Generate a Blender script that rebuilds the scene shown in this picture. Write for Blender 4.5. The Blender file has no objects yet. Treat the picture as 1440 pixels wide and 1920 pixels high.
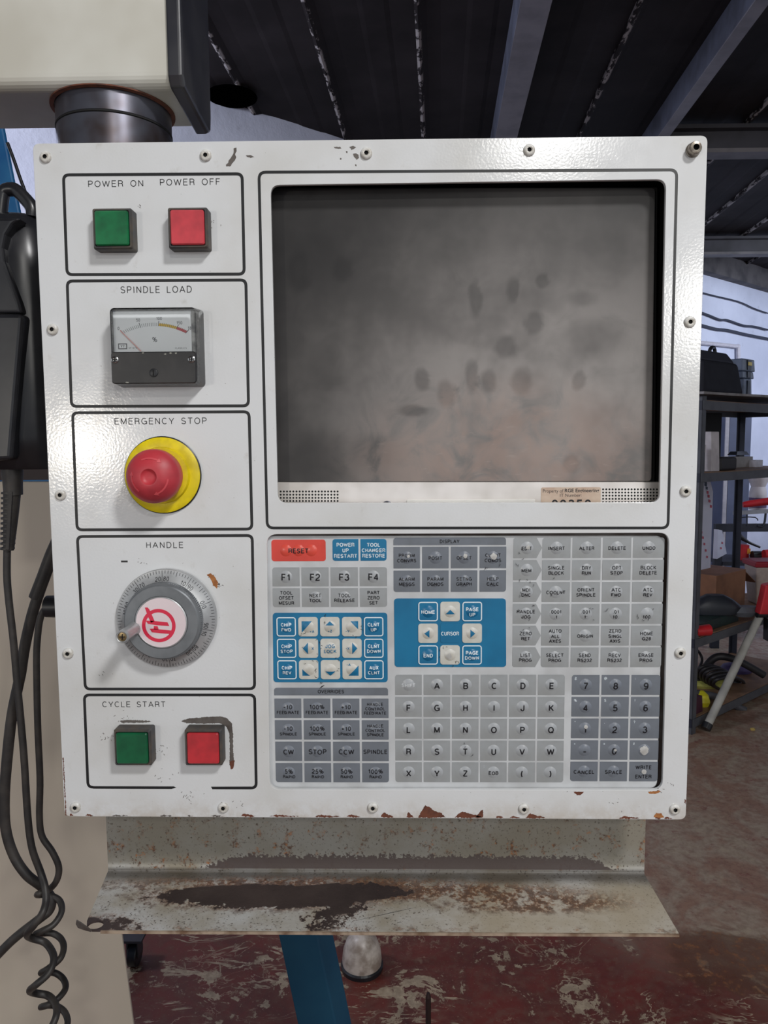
import bpy, bmesh, math, random
import numpy as np
from mathutils import Vector, Matrix
random.seed(7)
C = bpy.context.scene
COL = C.collection
R = math.radians

# ------------------------------------------------------------------ camera
FPX = 1387.0
CAM = np.array([0.0203, -0.5598, 1.5])
_p, _y, _r = R(-5.181), R(-1.013), R(-0.329)
_f = np.array([math.sin(_y)*math.cos(_p), math.cos(_y)*math.cos(_p), math.sin(_p)])
_rt = np.array([math.cos(_y), -math.sin(_y), 0.0]); _u = np.cross(_rt, _f)
CR = _rt*math.cos(_r) + _u*math.sin(_r); CU = -_rt*math.sin(_r) + _u*math.cos(_r); CF = _f
cam = bpy.data.cameras.new('camera'); cam.sensor_fit = 'VERTICAL'; cam.sensor_height = 24.0
cam.lens = FPX/1920*24.0; cam.clip_start = 0.02; cam.clip_end = 100
co = bpy.data.objects.new('camera', cam); COL.objects.link(co)
co.matrix_world = Matrix(((CR[0], CU[0], -CF[0], CAM[0]), (CR[1], CU[1], -CF[1], CAM[1]), (CR[2], CU[2], -CF[2], CAM[2]), (0, 0, 0, 1)))
C.camera = co

# ------------------------------------------------------------------ world, lamps, exposure
w = bpy.data.worlds.new('world'); C.world = w; w.use_nodes = True
w.node_tree.nodes['Background'].inputs[0].default_value = (0.88, 0.93, 1.0, 1)
w.node_tree.nodes['Background'].inputs[1].default_value = 0.42
C.view_settings.view_transform = 'Standard'; C.view_settings.look = 'None'
C.view_settings.gamma = 1; C.view_settings.use_curve_mapping = False
C.view_settings.exposure = 0.46

def area(name, loc, target, sx, sy, power, col=(1, 1, 1)):
    l = bpy.data.lights.new(name, 'AREA'); l.shape = 'RECTANGLE'; l.size = sx; l.size_y = sy
    l.energy = power; l.color = col
    if name in ('wall_fill',): l.spread = R(120)
    o = bpy.data.objects.new(name, l); COL.objects.link(o); o.location = loc
    o.rotation_euler = (Vector(target)-Vector(loc)).to_track_quat('-Z', 'Y').to_euler()
    return o
area('rooflight_lamp', (1.05, -1.55, 3.02), (0, 0, 1.45), 0.30, 0.26, 26, (1, .99, .98))
area('strip_lamp', (0.72, -3.0, 2.95), (0, 0, 1.5), 0.30, 0.12, 8, (1, .98, .93))
area('window_light', (1.50, -3.0, 2.12), (0, 0, 1.5), 0.16, 0.30, 7, (1, .97, .90))
area('doorway_lamp', (-1.50, -3.0, 1.50), (0, 0, 1.45), 0.13, 0.13, 6.5, (1, .92, .80))
area('wall_fill', (4.9, 3.9, 2.7), (3.2, 6.6, 2.0), 0.5, 1.0, 27, (.78, .86, 1))  # added fill light, brightens the far white wall
area('side_wall_fill', (-2.0, 1.2, 2.6), (-0.6, 2.9, 2.4), 0.5, 0.5, 26, (.82, .86, 1))  # added fill light, lifts the wall at the upper left

# ------------------------------------------------------------------ pixel of the photograph -> point in the place
def ray(px, py):
    return CF*FPX + CR*(px-720.0) - CU*(py-960.0)
def W(px, py, y=0.0):
    d = ray(px, py); return CAM + d*((y-CAM[1])/d[1])
def Z(px, py, z):
    d = ray(px, py); return CAM + d*((z-CAM[2])/d[2])
def D(px, py, dist):
    return W(px, py, dist+CAM[1])

# ------------------------------------------------------------------ node helpers
def lin(c):
    if isinstance(c, (int, float)): c = (c, c, c)
    f = lambda v: v/12.92 if v <= .04045 else ((v+.055)/1.055)**2.4
    return tuple(f(v/255.0) for v in c[:3]) + (1.0,)
class G:
    def __init__(s, name):
        s.m = bpy.data.materials.new(name); s.m.use_nodes = True
        s.t = s.m.node_tree; s.b = s.t.nodes['Principled BSDF']; s.co = None
    def n(s, typ, **kw):
        o = s.t.nodes.new(typ)
        for k, v in kw.items(): setattr(o, k, v)
        return o
    def put(s, sock, v):
        if isinstance(v, bpy.types.NodeSocket): s.t.links.new(v, sock)
        else: sock.default_value = v
    def math(s, op, a, b=0.0, c=0.0, clamp=False):
        o = s.n('ShaderNodeMath', operation=op, use_clamp=clamp)
        for i, v in enumerate((a, b, c)): s.put(o.inputs[i], v)
        return o.outputs[0]
    def obj(s):
        if not s.co: s.co = s.n('ShaderNodeTexCoord').outputs['Object']
        return s.co
    def pos(s):
        return s.n('ShaderNodeNewGeometry').outputs['Position']
    def xyz(s, v):
        o = s.n('ShaderNodeSeparateXYZ'); s.put(o.inputs[0], v); return o.outputs
    def map(s, v, scale=(1, 1, 1), loc=(0, 0, 0), rot=(0, 0, 0)):
        o = s.n('ShaderNodeMapping'); s.put(o.inputs[0], v)
        o.inputs['Scale'].default_value = scale; o.inputs['Location'].default_value = loc; o.inputs['Rotation'].default_value = rot
        return o.outputs[0]
    def noise(s, scale, detail=3, rough=.55, v=None, dist=0):
        o = s.n('ShaderNodeTexNoise'); s.put(o.inputs['Vector'], v if v is not None else s.obj())
        o.inputs['Scale'].default_value = scale; o.inputs['Detail'].default_value = detail
        o.inputs['Roughness'].default_value = rough; o.inputs['Distortion'].default_value = dist
        return o.outputs[0]
    def step(s, v, a, b, lo=0.0, hi=1.0):
        o = s.n('ShaderNodeMapRange', interpolation_type='SMOOTHSTEP'); s.put(o.inputs[0], v)
        o.inputs[1].default_value = a; o.inputs[2].default_value = b; o.inputs[3].default_value = lo; o.inputs[4].default_value = hi
        return o.outputs[0]
    def mix(s, f, a, b):
        o = s.n('ShaderNodeMix', data_type='RGBA'); s.put(o.inputs[0], f); s.put(o.inputs[6], a); s.put(o.inputs[7], b)
        return o.outputs[2]
    def bump(s, h, strength=.3, dist=.001):
        o = s.n('ShaderNodeBump'); o.inputs['Strength'].default_value = strength; o.inputs['Distance'].default_value = dist
        s.put(o.inputs['Height'], h); s.t.links.new(o.outputs[0], s.b.inputs['Normal'])
    def out(s, col=None, rough=None, metal=None, spec=None):
        if col is not None: s.put(s.b.inputs['Base Color'], col)
        if rough is not None: s.put(s.b.inputs['Roughness'], rough)
        if metal is not None: s.put(s.b.inputs['Metallic'], metal)
        if spec is not None: s.b.inputs['Specular IOR Level'].default_value = spec
        return s.m
    def ell(s, X, Y, cx, cy, rx, ry):           # distance measure of an ellipse: 1 on its rim
        a = s.math('POWER', s.math('ABSOLUTE', s.math('DIVIDE', s.math('SUBTRACT', X, cx), rx)), 2)
        b = s.math('POWER', s.math('ABSOLUTE', s.math('DIVIDE', s.math('SUBTRACT', Y, cy), ry)), 2)
        return s.math('SQRT', s.math('ADD', a, b))

def plain(name, c, rough=.5, metal=0, var=.12, scale=40, c2=None, bump=0, bscale=200, spec=None, det=3):
    g = G(name); a = lin(c)
    b = lin(c2) if c2 is not None else tuple(v*(1-var) for v in a[:3])+(1,)
    g.out(g.mix(g.step(g.noise(scale, det), .35, .7), a, b), rough, metal, spec)
    if bump: g.bump(g.noise(bscale, 2), bump, .0005)
    return g.m

# painted steel of the console face
def paint():
    g = G('console_paint'); o = g.obj()
    n1 = g.noise(9, 4); n2 = g.noise(60, 5, .65); n3 = g.noise(420, 2)
    c = g.mix(g.step(n1, .42, .75), lin((222, 224, 226)), lin((210, 210, 208)))
    c = g.mix(g.math('MULTIPLY', g.step(n2, .60, .80), .35), c, lin((165, 156, 140)))
    c = g.mix(g.math('MULTIPLY', g.step(n3, .735, .76), .6), c, lin((110, 100, 90)))
    z = g.xyz(o)[2]
    grime = g.math('MULTIPLY', g.step(z, -.235, -.262), g.step(g.noise(45, 5, .7), .35, .65))
    c = g.mix(g.math('MULTIPLY', grime, .5), c, lin((176, 160, 138)))
    g.out(c, g.step(n2, .3, .8, .11, .2), 0)
    g.bump(g.noise(560, 1, .4), .12, .0004); return g.m
def smudge_glass():
    g = G('screen_glass'); x, y, z = g.xyz(g.obj())
    s1 = .0004067
    n = g.noise(11, 4, .6); n2 = g.noise(34, 4, .6, dist=1.0); n3 = g.noise(170, 3, .7)
    prints = None
    for (px, py, rx, ry) in PRINTS:
        p = W(px, py, .0155); e = g.ell(g.math('ADD', x, g.math('MULTIPLY', g.math('SUBTRACT', n2, .5), .012)), z, p[0]-LCDO[0], p[2]-LCDO[2], rx*s1, ry*s1)
        e = g.math('MULTIPLY', g.step(e, 1.3, .6), .85) if rx <= 27 else g.math('MULTIPLY', g.step(e, 1.4, .4), .65)
        prints = e if prints is None else g.math('MAXIMUM', prints, e)
    haze = g.math('MULTIPLY', g.step(n, .34, .62), g.step(n2, .15, .6, .35, 1))
    P0 = W(1010, 800, .0155)
    e = g.step(g.ell(x, z, P0[0]-LCDO[0], P0[2]-LCDO[2], .20, .17), 1.25, .15)      # painted reflection, brighter to the lower right, over a greasy film
    e2 = g.step(g.ell(x, z, P0[0]-LCDO[0]-.02, P0[2]-LCDO[2]-.025, .13, .065), 1.2, .3)
    film_sheen = g.math('MULTIPLY', g.math('ADD', .07, g.math('MULTIPLY', e, .66)), g.math('ADD', .55, g.math('MULTIPLY', haze, .45)))
    film_sheen = g.math('MULTIPLY', film_sheen, g.math('SUBTRACT', 1.0, g.math('MULTIPLY', prints, .42)))
    col = g.mix(film_sheen, lin((26, 26, 28)), lin((176, 171, 168)))
    brown = g.math('MULTIPLY', g.math('MULTIPLY', e2, g.step(n2, .3, .6)), g.math('ADD', .6, g.math('MULTIPLY', prints, .2)))
    col = g.mix(brown, col, lin((160, 138, 128)))
    st = g.noise(60, 3, .6, v=g.map(g.obj(), (1, 1, 5), rot=(0, .35, 0)))
    col = g.mix(g.math('MULTIPLY', g.math('MULTIPLY', e2, g.step(st, .60, .72)), .35), col, lin((170, 158, 150)))
    g.out(col, g.step(n2, .3, .7, .40, .50), 0, .25)
    return g.m

def rusty_tray():
    g = G('rusted_white_sheet'); x, y, z = g.xyz(g.obj())
    n1 = g.noise(14, 5, .6); n2 = g.noise(70, 6, .7); n3 = g.noise(330, 3, .6); n4 = g.noise(150, 5, .7)
    white = g.mix(g.step(n1, .35, .65), lin((206, 207, 206)), lin((168, 160, 144)))
    white = g.mix(g.math('MULTIPLY', g.step(z, .004, .010), .75), white, lin((122, 118, 108)))  # back plate darkened in the colour for the console's shadow
    white = g.mix(g.math('MULTIPLY', g.step(n2, .5, .75), .5), white, lin((120, 112, 98)))
    # speckles
    sp_ = g.math('MULTIPLY', g.step(g.noise(420, 2, .5), .60, .66), g.step(n2, .38, .58))
    c = g.mix(g.math('MULTIPLY', g.math('MAXIMUM', g.step(n3, .62, .68), sp_), .85), white, lin((72, 60, 50)))
    warm = g.step(g.ell(x, y, .19, TR['yf']+.01, .16, .06), 1.2, .4)
    c = g.mix(g.math('MULTIPLY', warm, .5), c, lin((214, 200, 176)))
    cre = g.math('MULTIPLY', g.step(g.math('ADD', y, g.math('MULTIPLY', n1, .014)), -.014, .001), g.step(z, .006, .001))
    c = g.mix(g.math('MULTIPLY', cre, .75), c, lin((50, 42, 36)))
    # depth coordinate: on ledge use -y, on the back plate use z
    T = TR
    jag = g.math('ADD', g.math('MULTIPLY', g.math('SUBTRACT', n2, .5), .10), g.math('MULTIPLY', g.math('SUBTRACT', n4, .5), .10))
    # ledge patches (x, y)
    onledge = g.step(z, .004, .002)
    yy = g.math('ADD', y, g.math('MULTIPLY', jag, .16))
    xx = g.math('ADD', x, g.math('MULTIPLY', jag, .9))
    def ell(px, py, rx, ry):
        p = Z(px, py, T['zl']); return g.ell(xx, yy, p[0]-T['o'][0], p[1]-T['o'][1], rx, ry)
    big = g.math('MINIMUM', ell(500, 1680, .088, .0165), ell(655, 1672, .05, .0120))
    big = g.math('MINIMUM', big, g.math('MINIMUM', ell(645, 1700, .016, .009), ell(180, 1738, .026, .0125)))
    big = g.math('MINIMUM', big, ell(612, 1722, .012, .014))
    dark = g.math('MULTIPLY', g.step(big, 1.06, .97), onledge)
    fr = g.math('MULTIPLY', g.step(big, 1.5, 1.0), g.step(n4, .38, .52))
    orange = g.math('MINIMUM', g.math('MINIMUM', ell(860, 1672, .10, .012), ell(1010, 1690, .07, .014)), ell(560, 1660, .15, .011))
    om = g.math('MULTIPLY', g.math('MULTIPLY', g.step(orange, 1.5, .6), g.step(n2, .38, .50)), g.step(n4, .38, .50))
    edge = g.math('MULTIPLY', g.step(g.math('SUBTRACT', y, T['yf']), .010, .001), g.step(n2, .48, .64))
    rustm = g.math('MULTIPLY', g.math('MAXIMUM', g.math('MAXIMUM', om, g.math('MULTIPLY', fr, .8)), g.math('MULTIPLY', edge, .7)), onledge)
    rc = g.mix(g.step(n4, .38, .55), lin((172, 108, 52)), lin((88, 54, 38)))
    c = g.mix(g.math('MULTIPLY', rustm, .85), c, rc)
    c = g.mix(dark, c, g.mix(g.step(n1, .3, .7), lin((84, 72, 70)), lin((62, 52, 52))))
    # back plate: bare dark band along the fold, rust flecks above it
    up = g.math('SUBTRACT', 1.0, onledge)
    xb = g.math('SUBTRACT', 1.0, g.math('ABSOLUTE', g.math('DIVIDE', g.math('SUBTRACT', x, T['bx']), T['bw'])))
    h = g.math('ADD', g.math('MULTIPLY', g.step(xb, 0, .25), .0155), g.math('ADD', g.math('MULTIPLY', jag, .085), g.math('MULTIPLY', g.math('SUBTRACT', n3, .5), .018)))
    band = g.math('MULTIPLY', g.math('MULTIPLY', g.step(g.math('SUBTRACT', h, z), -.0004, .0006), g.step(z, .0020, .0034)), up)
    fleck = g.math('MULTIPLY', g.math('MULTIPLY', g.step(g.math('ADD', z, g.math('MULTIPLY', jag, .5)), .066, .014, .25, .95), g.step(n2, .52, .62)), g.step(n3, .44, .55))
    fleck = g.math('MULTIPLY', fleck, up)
    c = g.mix(fleck, c, rc)
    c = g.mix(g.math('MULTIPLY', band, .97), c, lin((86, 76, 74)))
    g.out(c, g.step(n2, .3, .7, .35, .6), g.math('MULTIPLY', dark, .2))
    g.bump(g.math('ADD', n4, g.math('MULTIPLY', rustm, .6)), .25, .0008); return g.m

def floor_mat():
    g = G('worn_red_floor'); p = g.pos(); x, y, z = g.xyz(p)
    n1 = g.noise(1.3, 4, .6, v=p); n2 = g.noise(6, 6, .68, v=p, dist=.8); n3 = g.noise(34, 6, .7, v=p); n4 = g.noise(150, 3, .6, v=p)
    red = g.mix(g.step(n2, .3, .7), lin((112, 46, 36)), lin((88, 48, 40)))
    red = g.mix(g.math('MULTIPLY', g.step(n3, .42, .66), .55), red, lin((112, 82, 68)))
    grey = g.mix(g.step(n3, .35, .65), lin((190, 172, 144)), lin((152, 134, 112)))
    brown = g.mix(g.step(n2, .40, .60), lin((156, 122, 102)), lin((172, 154, 134)))       # trampled paint farther off
    brown = g.mix(g.math('MULTIPLY', g.step(n3, .40, .70), .5), brown, lin((112, 82, 76)))
    brown = g.mix(g.math('MULTIPLY', g.step(g.noise(16, 5, .7, v=p), .58, .66), .6), brown, lin((122, 56, 54)))
    far = g.step(g.math('ADD', g.math('ADD', g.math('MULTIPLY', x, .9), g.math('MULTIPLY', y, .6)), g.math('MULTIPLY', g.math('SUBTRACT', n1, .5), 1.4)), 1.35, 2.0)
    # chips, scrapes and scratches down to the concrete
    m = g.step(g.math('ADD', n2, g.math('MULTIPLY', g.math('SUBTRACT', n3, .5), .4)), .575, .61)
    def hair(sc_, w_, rot_, st_, lo_, k_):                   # thin meandering scratches
        v_ = g.map(p, (1, st_, 1), rot=(0, 0, rot_)); h_ = g.noise(sc_, 5, .6, v=v_, dist=1.6)
        e_ = g.step(g.math('ABSOLUTE', g.math('SUBTRACT', h_, .5)), w_, w_*.4)
        return g.math('MULTIPLY', g.math('MULTIPLY', e_, g.step(g.noise(2.3, 4, .6, v=g.map(p, loc=(sc_, 3, 0))), lo_, lo_+.06)), k_)
    for h_ in (hair(2.2, .010, .6, 1.8, .52, .85), hair(3.4, .008, -.5, 2.2, .54, .75), hair(1.6, .012, 1.5, 2.0, .55, .8), hair(5.5, .010, .2, 1.2, .56, .6)):
        m = g.math('MAXIMUM', m, h_)
    sc = g.noise(3.0, 6, .68, v=g.map(p, (1, 2.4, 1), rot=(0, 0, .5)), dist=1.2)
    m = g.math('MAXIMUM', m, g.math('MULTIPLY', g.step(sc, .595, .625), .9))
    m = g.math('MAXIMUM', m, g.math('MULTIPLY', g.step(n4, .66, .70), .5))
    c = g.mix(m, red, grey)
    c = g.mix(far, c, g.mix(g.math('MULTIPLY', m, .35), brown, grey))
    q = Z(1390, 1800, 0)
    st = g.step(g.ell(g.math('ADD', x, g.math('MULTIPLY', g.math('SUBTRACT', n2, .5), .25)), g.math('ADD', y, g.math('MULTIPLY', g.math('SUBTRACT', n2, .5), .2)), q[0], q[1], .24, .15), 1.1, .8)
    c = g.mix(g.math('MULTIPLY', st, .7), c, g.mix(g.step(n3, .5, .72), lin((92, 58, 38)), lin((166, 104, 52))))
    g.out(c, g.step(n3, .3, .7, .42, .65), 0)
    g.bump(g.math('ADD', n3, g.math('MULTIPLY', m, -.4)), .25, .003); return g.m

def ceil_mat():
    g = G('dark_roof_sheet'); p = g.pos(); q_ = g.xyz(g.obj()); u = g.math('SUBTRACT', g.math('MULTIPLY', q_[0], math.cos(R(3.2))), g.math('MULTIPLY', q_[1], math.sin(R(3.2))))
    n = g.noise(2.2, 5, .6, v=p); n2 = g.noise(14, 4, .65, v=p); n3 = g.noise(26, 3, .7, v=g.map(p, (1, .45, 1)))
    c = g.mix(g.step(n, .35, .7), lin((30, 26, 27)), lin((48, 43, 45)))
    c = g.mix(g.math('MULTIPLY', g.step(n2, .5, .8), .4), c, lin((44, 38, 40)))
    fl = g.math('MULTIPLY', g.step(g.math('ABSOLUTE', g.math('SUBTRACT', u, .006)), .020, .010), g.step(n3, .47, .56))
    c = g.mix(g.math('MULTIPLY', fl, .8), c, lin((186, 180, 180)))
    g.out(c, .7, 0, .15); return g.m

def wall_mat():
    g = G('whitewashed_wall'); p = g.pos(); z = g.xyz(p)[2]
    n = g.noise(1.6, 4, .6, v=p); n2 = g.noise(12, 5, .65, v=p)
    c = g.mix(g.step(n, .35, .7), lin((206, 210, 228)), lin((190, 194, 212)))
    c = g.mix(g.math('MULTIPLY', g.step(n2, .62, .75), .35), c, lin((140, 140, 156)))
    g.out(c, .8, 0)
    g.bump(n2, .4, .01); return g.m

def clear_plastic():
    m = bpy.data.materials.new('clear_acrylic'); m.use_nodes = True; t = m.node_tree
    t.nodes.remove(t.nodes['Principled BSDF']); o = t.nodes['Material Output']
    a = t.nodes.new('ShaderNodeBsdfTransparent'); a.inputs[0].default_value = (.985, .99, .99, 1)
    b = t.nodes.new('ShaderNodeBsdfGlossy'); b.inputs['Roughness'].default_value = .06
    f = t.nodes.new('ShaderNodeFresnel'); f.inputs[0].default_value = 1.5
    x = t.nodes.new('ShaderNodeMixShader'); t.links.new(f.outputs[0], x.inputs[0]); t.links.new(a.outputs[0], x.inputs[1]); t.links.new(b.outputs[0], x.inputs[2])
    t.links.new(x.outputs[0], o.inputs[0]); return m

# ------------------------------------------------------------------ mesh helpers
class MB:
    def __init__(s): s.v = []; s.f = []; s.m = []; s.sm = []
    def add(s, vs, fs, mi=0, smooth=False):
        b = len(s.v); s.v += [tuple(float(c) for c in v) for v in vs]
        s.f += [tuple(b+i for i in f) for f in fs]; s.m += [mi]*len(fs); s.sm += [smooth]*len(fs); return s
    def box(s, a, b, mi=0):
        x0, y0, z0 = (min(a[i], b[i]) for i in range(3)); x1, y1, z1 = (max(a[i], b[i]) for i in range(3))
        vs = [(x0, y0, z0), (x1, y0, z0), (x1, y1, z0), (x0, y1, z0), (x0, y0, z1), (x1, y0, z1), (x1, y1, z1), (x0, y1, z1)]
        return s.add(vs, HEX, mi)
    def hexa(s, vs, mi=0): return s.add(vs, HEX, mi)
    def bar(s, p, q, wx, wy, up=(0, 0, 1), mi=0):      # rectangular bar from p to q
        p = Vector(p); q = Vector(q); d = (q-p).normalized(); a = d.cross(Vector(up))
        if a.length < 1e-5: a = d.cross(Vector((1, 0, 0)))
        a.normalize(); b = a.cross(d).normalized(); a = a*wx/2; b = b*wy/2
        return s.add([p-a-b, p+a-b, q+a-b, q-a-b, p-a+b, p+a+b, q+a+b, q-a+b], HEX, mi)
    def prism(s, out, y0, y1, mi=0, ch=0):            # 2D outline (x,z) counter-clockwise seen from -y; y0 front
        n = len(out)
        if ch:
            cx = sum(p[0] for p in out)/n; cz = sum(p[1] for p in out)/n
            ins = inset(out, ch)
            vs = [(x, y0, z) for x, z in ins]+[(x, y0+ch, z) for x, z in out]+[(x, y1, z) for x, z in out]; k = 3
        else: vs = [(x, y0, z) for x, z in out]+[(x, y1, z) for x, z in out]; k = 2
        fs = [tuple(range(n))]
        for r in range(k-1):
            for i in range(n):
                j = (i+1) % n; fs.append((r*n+j, r*n+i, (r+1)*n+i, (r+1)*n+j))
        fs.append(tuple(reversed(range((k-1)*n, k*n))))
        return s.add(vs, fs, mi)
    def lathe(s, prof, c, ax='-y', seg=40, mi=0, smooth=True, a0=0, sx=1, sz=1):
        vs = []; fs = []
        for (r, h) in prof:
            for k in range(seg):
                t = a0+2*math.pi*k/seg; a, b = r*math.cos(t)*sx, r*math.sin(t)*sz
                vs.append((c[0]+a, c[1]-h, c[2]+b) if ax == '-y' else (c[0]+a, c[1]+b, c[2]+h))
        n = len(prof)
        for i in range(n-1):
            for k in range(seg):
                j = (k+1) % seg
                q = (i*seg+k, i*seg+j, (i+1)*seg+j, (i+1)*seg+k)
                fs.append(q)
        return s.add(vs, fs, mi, smooth)
    def tube(s, pts, rad, seg=10, mi=0, sub=4, cap=True):
        P = catmull([Vector(p) for p in pts], sub) if sub > 1 else [Vector(p) for p in pts]
        n = len(P)
        if not isinstance(rad, (list, tuple)): rr = [rad]*n
        else: rr = [np.interp(i/(n-1)*(len(rad)-1), range(len(rad)), rad) for i in range(n)]
        vs = []; fs = []; prev = None
        for i, p in enumerate(P):
            t = (P[min(i+1, n-1)]-P[max(i-1, 0)])
            t = t.normalized() if t.length > 1e-9 else Vector((0, 0, 1))
            if prev is None: a = t.orthogonal().normalized()
            else:
                a = prev-t*prev.dot(t); a = a.normalized() if a.length > 1e-6 else t.orthogonal().normalized()
            prev = a; b = t.cross(a)
            for k in range(seg):
                an = 2*math.pi*k/seg; vs.append(p+(a*math.cos(an)+b*math.sin(an))*rr[i])
        for i in range(n-1):
            for k in range(seg):
                j = (k+1) % seg; fs.append((i*seg+k, i*seg+j, (i+1)*seg+j, (i+1)*seg+k))
        if cap: fs.append(tuple(reversed(range(seg)))); fs.append(tuple(range((n-1)*seg, n*seg)))
        return s.add(vs, fs, mi, True)
    def fix(s, me):
        bm = bmesh.new(); bm.from_mesh(me); bmesh.ops.remove_doubles(bm, verts=bm.verts, dist=1e-7)
        bmesh.ops.recalc_face_normals(bm, faces=bm.faces); bm.to_mesh(me); bm.free()
    def mesh(s, name, mats, origin, recalc=True):
        o = np.array(origin, float); me = bpy.data.meshes.new(name)
        me.from_pydata([tuple(np.array(v)-o) for v in s.v], [], s.f)
        for m in (mats if isinstance(mats, (list, tuple)) else [mats]): me.materials.append(m)
        for p, mi, sm in zip(me.polygons, s.m, s.sm): p.material_index = mi; p.use_smooth = sm
        if recalc: s.fix(me)
        if any(s.sm): me.set_sharp_from_angle(angle=R(38))
        return me
    def base(s):
        a = np.array(s.v); lo, hi = a.min(0), a.max(0); return (float((lo[0]+hi[0])/2), float((lo[1]+hi[1])/2), float(lo[2]))
    def build(s, name, mats, parent=None, origin=None, label=None, recalc=True, bev=0, bseg=2, **kw):
        origin = origin if origin is not None else s.base()
        o = link(name, s.mesh(name, mats, origin, recalc), parent, origin, label, **kw)
        if bev:
            md = o.modifiers.new('bevel', 'BEVEL'); md.width = bev; md.segments = bseg; md.limit_method = 'ANGLE'; md.angle_limit = R(40)
        return o
HEX = [(0, 3, 2, 1), (4, 5, 6, 7), (0, 1, 5, 4), (1, 2, 6, 5), (2, 3, 7, 6), (3, 0, 4, 7)]
def inset(out, d):
    n = len(out); r = []
    for i in range(n):
        a = np.array(out[i-1]); b = np.array(out[i]); c = np.array(out[(i+1) % n])
        e1 = b-a; e2 = c-b; n1 = np.array((-e1[1], e1[0])); n2 = np.array((-e2[1], e2[0]))
        n1 = n1/(np.linalg.norm(n1)+1e-12); n2 = n2/(np.linalg.norm(n2)+1e-12); m = n1+n2; L = m@m
        r.append(tuple(b+m*d*2/L if L > .3 else b))
    return r
def catmull(P, sub):
    out = []; n = len(P)
    for i in range(n-1):
        p0, p1, p2, p3 = P[max(i-1, 0)], P[i], P[i+1], P[min(i+2, n-1)]
        for k in range(sub):
            t = k/sub
            out.append(.5*((2*p1)+(p2-p0)*t+(2*p0-5*p1+4*p2-p3)*t*t+(3*p1-p0-3*p2+p3)*t**3))
    out.append(P[-1]); return out
WL = {}
def link(name, me, parent=None, loc=(0, 0, 0), label=None, cat=None, group=None, kind=None):
    o = bpy.data.objects.new(name, me); COL.objects.link(o)
    loc = np.array(loc, float)
    if parent is not None:
        o.parent = parent; o.location = tuple(loc-WL[parent.name])
    else: o.location = tuple(loc)
    WL[o.name] = loc
    if label: o['label'] = label
    if cat: o['category'] = cat
    if group: o['group'] = group
    if kind: o['kind'] = kind
    return o
def thing(name, loc, label, cat, group=None): return link(name, None, None, loc, label, cat, group)
def rrect(x0, z0, x1, z1, r, seg=5, corners=(1, 1, 1, 1), small=.0002):     # corners: bl, br, tr, tl
    pts = []
    for (cx, cz, a, on) in ((x0, z0, 180, corners[0]), (x1, z0, 270, corners[1]), (x1, z1, 0, corners[2]), (x0, z1, 90, corners[3])):
        q = r if on else small; sg = seg if on else 1
        ccx = cx+q if cx == x0 else cx-q; ccz = cz+q if cz == z0 else cz-q
        for k in range(sg+1):
            t = R(a+90*k/sg); pts.append((ccx+q*math.cos(t), ccz+q*math.sin(t)))
    return pts
def quadr(p4, r, seg=6):             # rounded quadrilateral, points bl, br, tr, tl
    pts = []; n = 4; p4 = [np.array(p) for p in p4]
    for i in range(4):
        p = p4[i]; a = p4[i-1]-p; b = p4[(i+1) % 4]-p; a = a/np.linalg.norm(a); b = b/np.linalg.norm(b)
        for k in range(seg+1):
            t = k/seg; s = p+a*r*(1-t)**2+b*r*t**2
            pts.append(tuple(s))
    return pts
def curve_mesh(splines, extrude=0, bevel=0, res=3):
    cu = bpy.data.curves.new('tmp', 'CURVE'); cu.dimensions = '2D'; cu.fill_mode = 'BOTH'; cu.extrude = extrude; cu.bevel_depth = bevel; cu.bevel_resolution = 1
    for sp in splines:
        s = cu.splines.new('POLY'); s.points.add(len(sp)-1)
        for i, (x, y) in enumerate(sp): s.points[i].co = (x, y, 0, 1)
        s.use_cyclic_u = True
    ob = bpy.data.objects.new('tmp', cu); me = bpy.data.meshes.new_from_object(ob)
    vs = [tuple(v.co) for v in me.vertices]; fs = [tuple(p.vertices) for p in me.polygons]
    bpy.data.objects.remove(ob); bpy.data.meshes.remove(me); bpy.data.curves.remove(cu); return vs, fs
_tc = {}
def text_raw(s, bold=0.0, sp=1.0):
    k = (s, bold, sp)
    if k in _tc: return _tc[k]
    cu = bpy.data.curves.new('t', 'FONT'); cu.body = s; cu.size = 1; cu.offset = bold; cu.resolution_u = 3; cu.space_character = sp
    ob = bpy.data.objects.new('t', cu); me = bpy.data.meshes.new_from_object(ob)
    bm = bmesh.new(); bm.from_mesh(me); bmesh.ops.remove_doubles(bm, verts=bm.verts, dist=1e-5); bmesh.ops.triangulate(bm, faces=bm.faces)
    vs = np.array([v.co[:2] for v in bm.verts]) if bm.verts else np.zeros((0, 2)); bm.verts.index_update()
    fs = [tuple(v.index for v in f.verts) for f in bm.faces]
    bm.free(); bpy.data.objects.remove(ob); bpy.data.meshes.remove(me); bpy.data.curves.remove(cu)
    _tc[k] = (vs, fs); return _tc[k]
CAPH = None
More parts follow.
